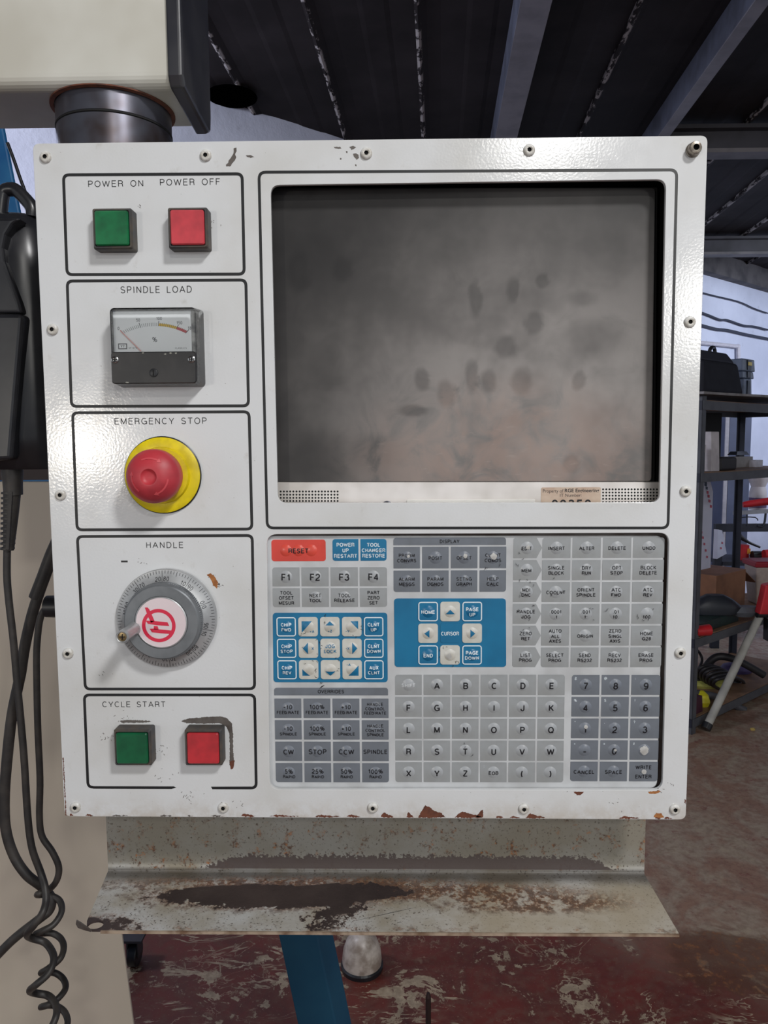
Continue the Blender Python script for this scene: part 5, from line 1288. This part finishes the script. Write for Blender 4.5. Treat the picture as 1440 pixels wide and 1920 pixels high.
M = MB().lathe([(0, 0), (.060, 0), (.061, .012), (.057, .016), (0, .016)], (fc[0], fc[1], 0), 'z', 40, smooth=False); M.build('rubber_base', m_black, t)
M = MB().lathe([(.011, .10), (.011, .62), (0, .62)], (fc[0], fc[1], 0), 'z', 20); M.build('stem', m_alu, t)
p = W(803, 1862, 1.1); t = thing('steel_rod', (p[0], p[1], 0), 'short dark steel rod standing upright from the floor, bottom centre', 'rod')
M = MB().lathe([(0, 0), (.0065, 0), (.0065, p[2]-.01), (.004, p[2]), (0, p[2])], (p[0], p[1], 0), 'z', 16, smooth=False); M.build('bar', plain('rusty_dark_steel', (58, 44, 42), .5, .4), t)
M = MB().lathe([(0, 0), (.03, 0), (.03, .008), (.008, .012), (.008, 0)], (p[0], p[1], 0), 'z', 24, smooth=False); M.build('base_disc', m_ibeam, t)
p = Z(246, 1822, 0); t = thing('castor', (p[0], p[1], 0), 'black castor on the floor beside the cream machine cover', 'castor')
c = (float(p[0]), float(p[1])+.03)
M = MB().tube([(c[0]-.012, c[1], .035), (c[0]+.014, c[1], .035)], .035, 24, sub=1); M.build('wheel', m_black, t, bev=.003)
M = MB().box((c[0]-.016, c[1]-.02, .035), (c[0]-.013, c[1]+.02, .085)).box((c[0]+.015, c[1]-.02, .035), (c[0]+.018, c[1]+.02, .085)).box((c[0]-.03, c[1]-.03, .085), (c[0]+.032, c[1]+.03, .092)); M.build('fork', m_ibeam, t)

# ================================================================== RIGHT: shelving rack and its load
m_rack = plain('grey_rack_paint', (84, 86, 92), .5, c2=(70, 72, 78), scale=12)
m_rackd = plain('dark_rack_paint', (40, 44, 58), .5, c2=(34, 36, 46), scale=12)
m_ply = plain('plywood_board', (150, 118, 92), .6, c2=(124, 96, 76), scale=14)
F0 = Z(1297, 1378, 0); u = np.array([.762, .648, 0]); wv = np.array([-.648, .762, 0]); RL, RD = 1.36, .45
RT = thing('shelving_rack', tuple(F0), 'grey boltless steel shelving rack loaded with tools right of the console', 'shelf')
def rp(a, b, z): return F0+u*a+wv*b+np.array([0, 0, z])
topz = float((D(1318, 742, F0[1]-CAM[1]))[2])
for a, b in ((0, 0), (RL, 0), (0, RD), (RL, RD)):
    M = MB(); w_ = .038; s1 = 1 if a == 0 else -1; s2 = 1 if b == 0 else -1
    for (aa, bb, da, db) in ((a, b, w_*s1, .003*s2), (a, b, .003*s1, w_*s2)):
        M.hexa([rp(aa, bb, 0), rp(aa+da, bb, 0), rp(aa+da, bb+db, 0), rp(aa, bb+db, 0), rp(aa, bb, topz), rp(aa+da, bb, topz), rp(aa+da, bb+db, topz), rp(aa, bb+db, topz)])
    M.build('upright', m_rack if b == 0 else m_rackd, RT)
sz = lambda px, py: float(D(px, py, F0[1]-CAM[1]+.02)[2])
SH = [float(Z0*0+topz-.02), sz(1312, 886), sz(1308, 1196), .085]
for z in SH:
    M = MB().hexa([rp(.004, .004, z-.014), rp(RL-.004, .004, z-.014), rp(RL-.004, RD-.004, z-.014), rp(.004, RD-.004, z-.014), rp(.004, .004, z), rp(RL-.004, .004, z), rp(RL-.004, RD-.004, z), rp(.004, RD-.004, z)])
    M.build('shelf_board', m_ply, RT)
    for (a0, b0, a1, b1) in ((.004, -.002, RL, -.002), (.004, RD+.002, RL, RD+.002)):
        M = MB().bar(rp(a0, b0, z-.026), rp(a1, b1, z-.026), .004, .045); M.build('shelf_beam', m_rack, RT)
    for a in (-.002, RL+.002):
        M = MB().bar(rp(a, 0, z-.026), rp(a, RD, z-.026), .004, .045); M.build('shelf_beam', m_rackd, RT)
# warped board lying on top
M = MB(); P = []
for k in range(9):
    a = -.05+k/8*(RL+.3); s = .010+.022*math.sin(k/8*3.0)**2
    for b, dz in ((-.03, 0), (RD-.05, 0), (RD-.05, .012), (-.03, .012)): P.append(rp(a, b, topz+.002+s*.4+dz))
fs = [(4*k+i, 4*k+(i+1) % 4, 4*k+4+(i+1) % 4, 4*k+4+i) for k in range(8) for i in range(4)]+[(0, 3, 2, 1), (32, 33, 34, 35)]
M.add(P, fs); M.build('loose_board', plain('white_edged_board', (150, 146, 146), .5, c2=(96, 90, 88), scale=6), label='thin warped board lying on top of the shelving rack', cat='board')
bz = topz+.028
def shelfpt(px, z):       # point on a shelf plane under pixel column px, b metres behind the front
    d = ray(px, 900); return d
def onrack(px, b, z):
    # intersection of the vertical plane through column px with the line b behind the rack front
    d = ray(px, 835); d = np.array([d[0], d[1], 0]); o = rp(0, b, 0)
    A_ = np.array([[d[0], -u[0]], [d[1], -u[1]]]); s = np.linalg.solve(A_, np.array([o[0]-CAM[0], o[1]-CAM[1]])); p_ = CAM+d*s[0]
    return np.array([p_[0], p_[1], z])
def zat(p_, py): return float(W(720, py, p_[1])[2])
# black bag
p = onrack(1308, .22, bz); T_ = thing('black_bag', tuple(p), 'black soft tool bag with a loop handle on top of the rack', 'bag')
m_bag = plain('black_fabric', (26, 27, 38), .75, c2=(34, 35, 46), scale=20)
M = MB(); secs = []; Hh = zat(p, 668)-bz
vs = []
def obox(c, l, w2, h, taper=.8, z0=0):
    b = [(-l, -w2), (l, -w2), (l, w2), (-l, w2)]
    return [c+u*a+wv*bb+np.array([0, 0, z0]) for a, bb in b]+[c+u*a*taper+wv*bb*taper+np.array([0, 0, z0+h]) for a, bb in b]
M.hexa(obox(p, .23, .14, Hh*.78, .84)); M.build('bag_body', m_bag, T_, bev=.02, bseg=3)
M = MB().hexa(obox(p-u*.01, .19, .11, Hh*.26, .75, Hh*.76)); M.build('bag_flap', plain('grey_black_fabric', (48, 50, 64), .7), T_, bev=.012)
M = MB(); a = onrack(1322, .18, 0); b = onrack(1337, .18, 0)
M.tube([(a[0], a[1], bz+Hh*.9), (a[0]+.01, a[1], zat(a, 660)), ((a[0]+b[0])/2, (a[1]+b[1])/2, zat(a, 655)), (b[0]-.01, b[1], zat(b, 660)), (b[0], b[1], bz+Hh*.85)], .010, 8); M.build('handle', m_black, T_)
# stack of small blue-grey tool cases
m_case = plain('blue_grey_plastic', (110, 122, 146), .4, c2=(84, 94, 112), scale=12); m_dk = plain('navy_plastic', (34, 40, 54), .4)
zz = bz; p = onrack(1377, .30, 0)
hs = (zat(p, 733), zat(p, 716), zat(p, 703), zat(p, 680))
for i, (l, h0, h1, lb) in enumerate(((.055, bz, hs[1], 'small dark blue socket tray at the bottom of the stack on the rack'), (.075, hs[1], hs[2], 'middle blue-grey tool case of the stack beside the bag'), (.085, hs[2], hs[3], 'topmost blue-grey tool case with a yellow latch beside the bag'))):
    c = np.array([p[0], p[1], h0+.0005]); T_ = thing('tool_case', tuple(c), lb, 'tool case')
    M = MB().hexa(obox(c, l, .07, h1-h0-.001, .94)); M.build('case_body', m_case, T_, bev=.006)
    M = MB().hexa([q_-wv*.0715*2*0 for q_ in obox(c-wv*.068-np.array([0, 0, 0]), l*.28, .006, (h1-h0)*.8, .95, (h1-h0)*.1)]); M.build('latch', m_dk, T_)
    if i == 2: M = MB().hexa(obox(c-wv*.076, l*.24, .003, (h1-h0)*.28, .95, (h1-h0)*.45)); M.build('yellow_latch', plain('pale_yellow', (228, 204, 116), .5), T_)
# second shelf: upright white box, pale box, dark box, black box etc.
z1s = SH[1]
def sbox(nm, pxa, pxb, b, dep, z, ptop, mat, lab, cat, tilt=0, bev=.003, lid=None):
    pa = onrack(pxa, b, z); pb2 = onrack(pxb, b, z); h = zat((pa+pb2)/2, ptop)-z
    T_ = thing(nm, tuple((pa+pb2)/2), lab, cat); k = u*tilt
    z_ = np.array([0, 0, h]); e = np.array([0, 0, .0005]); dd = wv*dep
    M = MB().hexa([pa+e, pb2+e, pb2+dd+e, pa+dd+e, pa+z_+k, pb2+z_+k, pb2+dd+z_+k, pa+dd+z_+k]); M.build('body', mat, T_, bev=bev)
    if lid is not None:
        z2 = np.array([0, 0, h*.7]); M = MB().hexa([pa+z2+k*.7-wv*.003, pb2+z2+k*.7-wv*.003, pb2+dd+z2+k*.7, pa+dd+z2+k*.7, pa+z_+k-wv*.003+e, pb2+z_+k-wv*.003+e, pb2+dd+z_+k+e, pa+dd+z_+k+e]); M.build('lid', lid, T_)
    return T_
m_card = plain('brown_cardboard', (142, 98, 72), .7, c2=(120, 82, 60), scale=8)
m_wbox = plain('white_carton', (206, 200, 204), .6, c2=(180, 174, 178), scale=10)
sbox('carton', 1336, 1351, .03, .22, z1s, 813, m_wbox, 'tall narrow white carton standing upright on the second shelf', 'box', tilt=-.02)
sbox('spray_can', 1313, 1323, .02, .05, z1s, 838, m_black, 'black canister with a pale band at the left end of the second shelf', 'canister')
p = onrack(1318.5, .017, z1s); M = MB().hexa(obox(np.array([p[0], p[1], zat(p, 852)]), .022, .004, .040, 1)); M.build('band', m_wbox, bpy.data.objects['spray_can'])
sbox('black_case', 1353, 1384, .05, .12, z1s, 861, plain('brown_black', (48, 46, 50), .6), 'low dark case lying on the second shelf beside the white carton', 'box', bev=.012)
sbox('grey_carton', 1376, 1413, .20, .12, z1s, 860, plain('grey_card', (142, 138, 138), .6), 'low grey carton behind the dark case on the second shelf', 'box')
sbox('pale_tub', 1419, 1432, .16, .12, z1s, 866, plain('pale_plastic', (196, 194, 206), .5), 'small pale plastic tub at the right of the second shelf', 'tub')
p = onrack(1385, .30, zat(onrack(1385, .30, 0), 857)+.001)
M = MB().hexa(obox(p, .085, .03, .022, .7)); M.build('dark_wedge', m_dk, label='dark flat tool lying on the grey carton of the second shelf', cat='tool')
sbox('bay_shade_block', 1322, 1352, .25, .14, z1s, 778, m_inner, 'tall black cabinet added for the shade in the upper bay of the rack', 'filler')  # black block added to darken the upper bay
# third shelf
z2s = SH[2]
T_ = sbox('cardboard_box', 1352, 1408, .16, .24, z2s, 1075, m_card, 'open brown cardboard box on the third shelf', 'box')
pa, pb2 = onrack(1352, .16, z2s), onrack(1408, .16, z2s); hz_ = zat(pb2, 1075)
M = MB().hexa([np.array([*pb2[:2], hz_]), np.array([*(pb2+wv*.24)[:2], hz_]), np.array([*(pb2+wv*.24+u*.14)[:2], hz_-.08]), np.array([*(pb2+u*.14)[:2], hz_-.08])]+[q_+np.array([0, 0, .004]) for q_ in (np.array([*pb2[:2], hz_]), np.array([*(pb2+wv*.24)[:2], hz_]), np.array([*(pb2+wv*.24+u*.14)[:2], hz_-.08]), np.array([*(pb2+u*.14)[:2], hz_-.08]))]); M.build('open_flap', m_card, T_)
sbox('green_case', 1322, 1398, .03, .13, z2s, 1158, plain('dark_green_plastic', (30, 54, 50), .4, c2=(24, 38, 40)), 'dark green power tool case on the front of the third shelf', 'tool case', bev=.006)
p = onrack(1350, .09, zat(onrack(1350, .09, 0), 1158)+.001)
T_ = thing('power_sander', tuple(p), 'black and grey power sander lying on the green case', 'power tool')
M = MB(); secs = [(p[0], p[2], .03, .02), (p[0], p[2]+.02, .13, .055), (p[0], p[2]+.06, .15, .06), (p[0], p[2]+.10, .10, .05), (p[0], p[2]+.125, .05, .03)]
loft(M, secs, p[1], 0, 20, 2.2); M.build('motor_body', plain('dark_tool_plastic', (36, 40, 48), .45), T_)
M = MB(); loft(M, [(p[0]+.16, p[2]+.004, .05, .03), (p[0]+.16, p[2]+.03, .09, .045), (p[0]+.16, p[2]+.06, .07, .03)], p[1], 0, 16, 2.2); M.build('grey_handle', plain('mid_grey_plastic', (92, 96, 104), .5), T_)
p = onrack(1326, .0, z2s); M = MB().tube([p+np.array([-.03, 0, .03]), p+np.array([.05, .02, .032])], [.026, .030], 14, sub=1); M.build('bung', plain('red_plastic', (196, 38, 46), .4), label='red plastic cap lying at the left front of the third shelf', cat='bung')
# white boards leaning inside the rack, with faint red and dark lettering marks
m_foam = plain('white_packing_board', (206, 208, 226), .6, c2=(184, 186, 206), scale=3)
def slab(pts, b, dep, nm, mat, lab, cat, marks=None):
    P = [onrack(px, b, 0) for px, py in pts]; P = [np.array([q_[0], q_[1], zat(q_, py)]) for q_, (px, py) in zip(P, pts)]
    M = MB(); n = len(P); M.add(P+[q_+wv*dep for q_ in P], [tuple(range(n)), tuple(reversed(range(n, 2*n)))]+[(i, n+i, n+(i+1) % n, (i+1) % n) for i in range(n)])
    T_ = thing(nm, (P[0][0], P[0][1], min(q_[2] for q_ in P)), lab, cat); M.build('board', mat, T_)
    if marks:
        for col, ms in marks:
            M = MB()
            for (px, py, s) in ms:
                q_ = onrack(px, b-.002, 0); q_ = np.array([q_[0], q_[1], zat(q_, py)]); a_ = u*s; h_ = np.array([0, 0, s*.9])
                M.add([q_-a_-h_*.6, q_+a_-h_, q_+a_+h_*.5, q_-a_+h_], [(0, 1, 2, 3)])
            M.build('faded_print', col, T_, recalc=False)
m_rp = plain('faded_red_print', (186, 84, 104), .6); m_gp = plain('grey_blue_print', (66, 80, 100), .6)
slab([(1332, 1094), (1340, 1092), (1340, 925), (1332, 897), (1314, 897), (1314, 1055)], .32, .03, 'packing_board', m_foam, 'long white packing board with faded red print leaning in the rack', 'board',
     [(m_gp, [(1325, 904, .018), (1326, 911, .014), (1328, 918, .012)]), (m_rp, [(1330, 926, .012), (1332, 933, .012), (1334, 942, .012), (1337, 952, .012), (1319, 992, .010), (1321, 1000, .010), (1324, 1010, .010), (1327, 1022, .010), (1330, 1034, .010), (1333, 1046, .010)])])
slab([(1352, 1050), (1370, 1040), (1360, 997), (1352, 995)], .60, .03, 'packing_board', m_foam, 'short white packing board leaning behind the middle of the rack', 'board', [(m_rp, [(1359, 1030, .01), (1361, 1020, .01)])])
slab([(1316, 1160), (1320, 1160), (1320, 1055), (1316, 1055)], .02, .02, 'slat', plain('pale_wood', (186, 160, 156), .6), 'thin pale slat standing upright beside the left upright of the rack', 'slat')
# workbench behind, right of the rack: rail with red tools
yb2 = 5.35+CAM[1]
a = W(1342, 990, yb2); t = thing('work_bench', (float(a[0])+.6, yb2+.2, 0), 'dark steel bench frame standing behind the rack', 'bench')
zb3 = float(a[2]); x_ = float(a[0])
M = MB().box((x_, yb2, zb3-.028), (x_+1.5, yb2+.04, zb3+.028)); M.build('top_rail', m_rackd, t)
M = MB().box((x_, yb2, 0), (x_+.055, yb2+.04, zb3-.029)); M.build('leg', m_rackd, t)
M = MB().box((x_+1.445, yb2, 0), (x_+1.5, yb2+.04, zb3-.029)); M.build('leg', m_rackd, t)
zs2 = float(W(1380, 1053, yb2)[2])
M = MB().box((x_+.056, yb2-.005, zs2-.03), (x_+1.444, yb2+.35, zs2)); M.build('lower_shelf', m_rackd, t)
def bpt(px, py, dy=.1): return W(px, py, yb2+dy)
m_rt = plain('red_tool_plastic', (206, 40, 50), .4, c2=(170, 30, 40), scale=10)
a = bpt(1384, 1052); r = .5*float(bpt(1403, 1052)[0]-bpt(1381, 1052)[0]); h = float(bpt(1384, 1022)[2])-zs2
t = thing('red_tin', (float(bpt(1392, 1052)[0]), yb2+.1, zs2), 'red round tin with a yellow patch on the bench shelf', 'tin')
c = (float(bpt(1392, 1052)[0]), yb2+.1, zs2+.0005)
M = MB().lathe([(0, 0), (r, 0), (r, h), (r*.9, h+.004), (0, h+.004)], c, 'z', 28, smooth=False); M.build('can', m_rt, t)
M = MB().lathe([(r*.5, h*.3), (r+.001, h*.3)], c, 'z', 4); M = MB().box((c[0]+r*.3, c[1]-r*1.0, zs2+h*.45), (c[0]+r*.85, c[1]-r*.6, zs2+h*.8)); M.build('label_patch', plain('orange_yellow', (232, 150, 50), .5), t)
a = W(1395, 947, yb2-.02); b = W(1446, 940, yb2-.02)
t = thing('red_clamp', tuple(a), 'red handled bar clamp fixed above the dark bench rail', 'clamp')
M = MB().tube([(a[0], yb2, a[2]), (a[0]+.04, yb2, a[2]+.006), (b[0], yb2, b[2])], [.018, .024, .028], 12); M.build('red_handle', m_rt, t)
M = MB().bar(W(1375, 962, yb2), W(1448, 958, yb2), .02, .028); M.build('grey_jaw', plain('grey_cast', (150, 152, 160), .5), t)
M = MB().tube([W(1436, 958, yb2), W(1432, 985, yb2), W(1420, 986, yb2)], .008, 8, sub=3).tube([W(1400, 962, yb2), W(1401, 986, yb2)], .004, 6, sub=1).tube([W(1388, 975, yb2), W(1392, 970, yb2), W(1416, 970, yb2), W(1421, 976, yb2)], .004, 6, sub=2); M.build('wire_bracket', m_dk, t)
a = W(1427, 935, yb2+.2)
t = thing('white_jug', tuple(W(1418, 935, yb2+.2)), 'white jug with purple band hanging at the wall behind the bench', 'jug')
M = MB(); c0 = W(1421, 930, yb2+.2); r = .060
M.lathe([(0, -.10), (r, -.10), (r, .0), (r*1.0, .03), (r*.8, .07), (r*1.3, .14), (r*1.3, .145), (0, .145)], (c0[0], c0[1], c0[2]), 'z', 24); M.build('jug_body', m_wbox, t)
M = MB().lathe([(r+.001, -.085), (r+.001, -.01)], (c0[0], c0[1], c0[2]), 'z', 24); M.build('purple_band', plain('purple_print', (96, 74, 112), .5), t, recalc=False)
for nm, q1_, q2_, r1, r2, lab, cat, mt_ in (('black_horn', (1387, 1006), (1425, 1026), .020, .008, 'black tapered nozzle lying on the bench shelf', 'nozzle', m_black),):
    M = MB().tube([W(*q1_, yb2+.02), W(1404, 1017, yb2+.02), W(*q2_, yb2+.02)], [r1, r1*.5, r2], 12); M.build(nm, mt_, label=lab, cat=cat)
M = MB().tube([W(1410, 1042, yb2+.04), W(1440, 1042, yb2+.04)], .035, 16, sub=1); M.build('black_motor', m_black, label='black motor body lying on the bench shelf', cat='motor')
M = MB().tube([W(1432, 1040, yb2-.02), W(1455, 1040, yb2-.02)], [.036, .044], 16, sub=1); M.build('red_motor_cap', m_rt, label='rounded red housing at the right edge of the bench shelf', cat='housing')
# bucket with red lid, on third shelf right end
c = onrack(1440, .16, z2s); hb = zat(c, 1062)-z2s
t = thing('lidded_tub', tuple(c), 'pale plastic tub with a dark red lid on the third shelf', 'tub')
M = MB().lathe([(0, .0005), (.085, .0005), (.115, hb), (0, hb)], c, 'z', 4, smooth=False, a0=.8+R(0)); M.build('tub_body', plain('pale_tub_plastic', (176, 160, 152), .5), t, bev=.01)
M = MB().lathe([(0, hb), (.125, hb), (.128, hb+.03), (.11, hb+.036), (0, hb+.036)], c, 'z', 4, smooth=False, a0=.8); M.build('lid', plain('dark_red_lid', (150, 30, 46), .4), t, bev=.006)
# work-stand: grey tube leg with red head, in front of the rack
g0 = Z(1324, 1374, 0); dd = float(g0[1])-CAM[1]; 
t = thing('folding_stand', tuple(g0), 'folding work stand with a pale tube leg and red head', 'work stand')
p0 = np.array([*g0[:2], .028]); p1_ = D(1424, 1156, dd+.25)
M = MB().tube([p0+(p1_-p0)*.0, p1_], .021, 16, sub=1); M.build('leg', plain('pale_grey_tube', (186, 184, 176), .4, c2=(160, 158, 152), scale=10), t)
M = MB().tube([p0-(p1_-p0)*.012, p0+(p1_-p0)*.035], .025, 14, sub=1); M.build('rubber_tip', m_black, t)
h1 = D(1423, 1150, dd+.22); h2 = D(1440, 1095, dd+.22)
M = MB().prism([gz(D(x_2, y_2, dd+.22)) for x_2, y_2 in ((1419, 1150), (1450, 1150), (1450, 1092), (1431, 1096), (1428, 1112))], float(h1[1])-.03, float(h1[1])+.03); M.build('red_head', m_rt, t, bev=.006)
p2_ = D(1470, 1150, dd+.25); g2 = Z(1560, 1330, 0); M = MB().tube([p2_, np.array([g2[0], g2[1], .02])], .021, 16, sub=1); M.build('leg', plain('pale_grey_tube_far', (186, 184, 176), .4), t)
M = MB().tube([D(1419, 1152, dd+.23), D(1472, 1152, dd+.24)], .018, 12, sub=1); M.build('cross_tube', m_black, t)
M = MB().bar(D(1441, 1158, dd+.26), D(1440, 1200, dd+.26), .05, .03); M.build('black_bracket', m_black, t)
# lowest shelf: tangle of cables, hose, yellow and purple bags
z3s = SH[3]
rnd = random.Random(3)
for i, (px, py, col, lab, l, h) in enumerate(((1330, 1325, (214, 204, 40), 'bright yellow packet at the left end of the bottom shelf', .04, .075), (1344, 1296, (186, 184, 96), 'pale yellow bag under the hoses on the bottom shelf', .12, .05), (1398, 1290, (84, 74, 122), 'purple bag under the hoses on the bottom shelf', .10, .06))):
    c = onrack(px, .08+.1*(i > 0)+.02*i, z3s+.0005); T_ = thing('packet', tuple(c), lab, 'bag'); M = MB()
    loft(M, [(c[0], c[2], l*.8, .05), (c[0], c[2]+h*.35, l, .06), (c[0], c[2]+h*.8, l*.8, .045), (c[0], c[2]+h, l*.4, .015)], c[1], 0, 16, 3); M.build('sack', plain('sack_%d' % i, col, .5, var=.25, scale=20), T_)
c = onrack(1314, .06, z3s+.0005); M = MB().hexa(obox(c, .035, .04, .085, .9)); M.build('maroon_carton', plain('maroon', (74, 34, 52), .5), label='small maroon carton beside the yellow packet on the bottom shelf', cat='box')
def hose(pts, r, lab, mat, b=.15):
    P = [];
    for px, py, bb in pts: q_ = onrack(px, bb, 0); P.append((q_[0], q_[1], zat(q_, py)))
    M = MB().tube(P, r, 10, sub=5); M.build('hose', mat, label=lab, cat='hose')
m_hose = plain('dark_hose', (40, 38, 42), .5); m_hose2 = plain('grey_hose', (80, 80, 86), .5)
hose([(1300, 1300, .3), (1330, 1262, .25), (1352, 1235, .2), (1375, 1232, .15), (1400, 1240, .1), (1425, 1252, .05), (1450, 1266, 0)], .022, 'thick black hose arching over the bottom shelf to the right', m_hose)
hose([(1312, 1300, .1), (1340, 1302, .08), (1370, 1310, .06), (1395, 1322, .03), (1413, 1330, .0), (1418, 1332, -.01)], .020, 'dark grey hose end drooping over the front of the bottom shelf', m_hose2)
hose([(1310, 1262, .25), (1335, 1275, .22), (1360, 1268, .2), (1390, 1278, .15), (1412, 1290, .1), (1432, 1282, .12), (1450, 1276, .1)], .024, 'black hose running level behind the purple bag', m_hose)
hose([(1314, 1215, .3), (1325, 1225, .3), (1330, 1240, .28), (1322, 1262, .25), (1340, 1270, .2)], .008, 'thin black cable dropping behind the left upright', m_hose)
pts = []
for k in range(6):
    for j in range(9):
        a = j/9*6.28+k*.35; pts.append((1343+k*8+math.cos(a)*(22+k*1.5), 1262+k*4+math.sin(a)*(14+2*math.sin(k)), .20+.05*math.sin(a)-.02*k))
hose(pts, .0095, 'heap of tangled thin black cable on the bottom shelf of the rack', m_hose)
p = Z(1411, 1369, 0); M = MB(); loft(M, [(p[0], .0, .012, .008), (p[0], .006, .014, .01), (p[0], .012, .008, .006)], p[1], 0, 10); M.build('pebble', plain('tan', (186, 160, 90), .6), label='tiny tan scrap lying on the floor right of the stand leg', cat='debris')
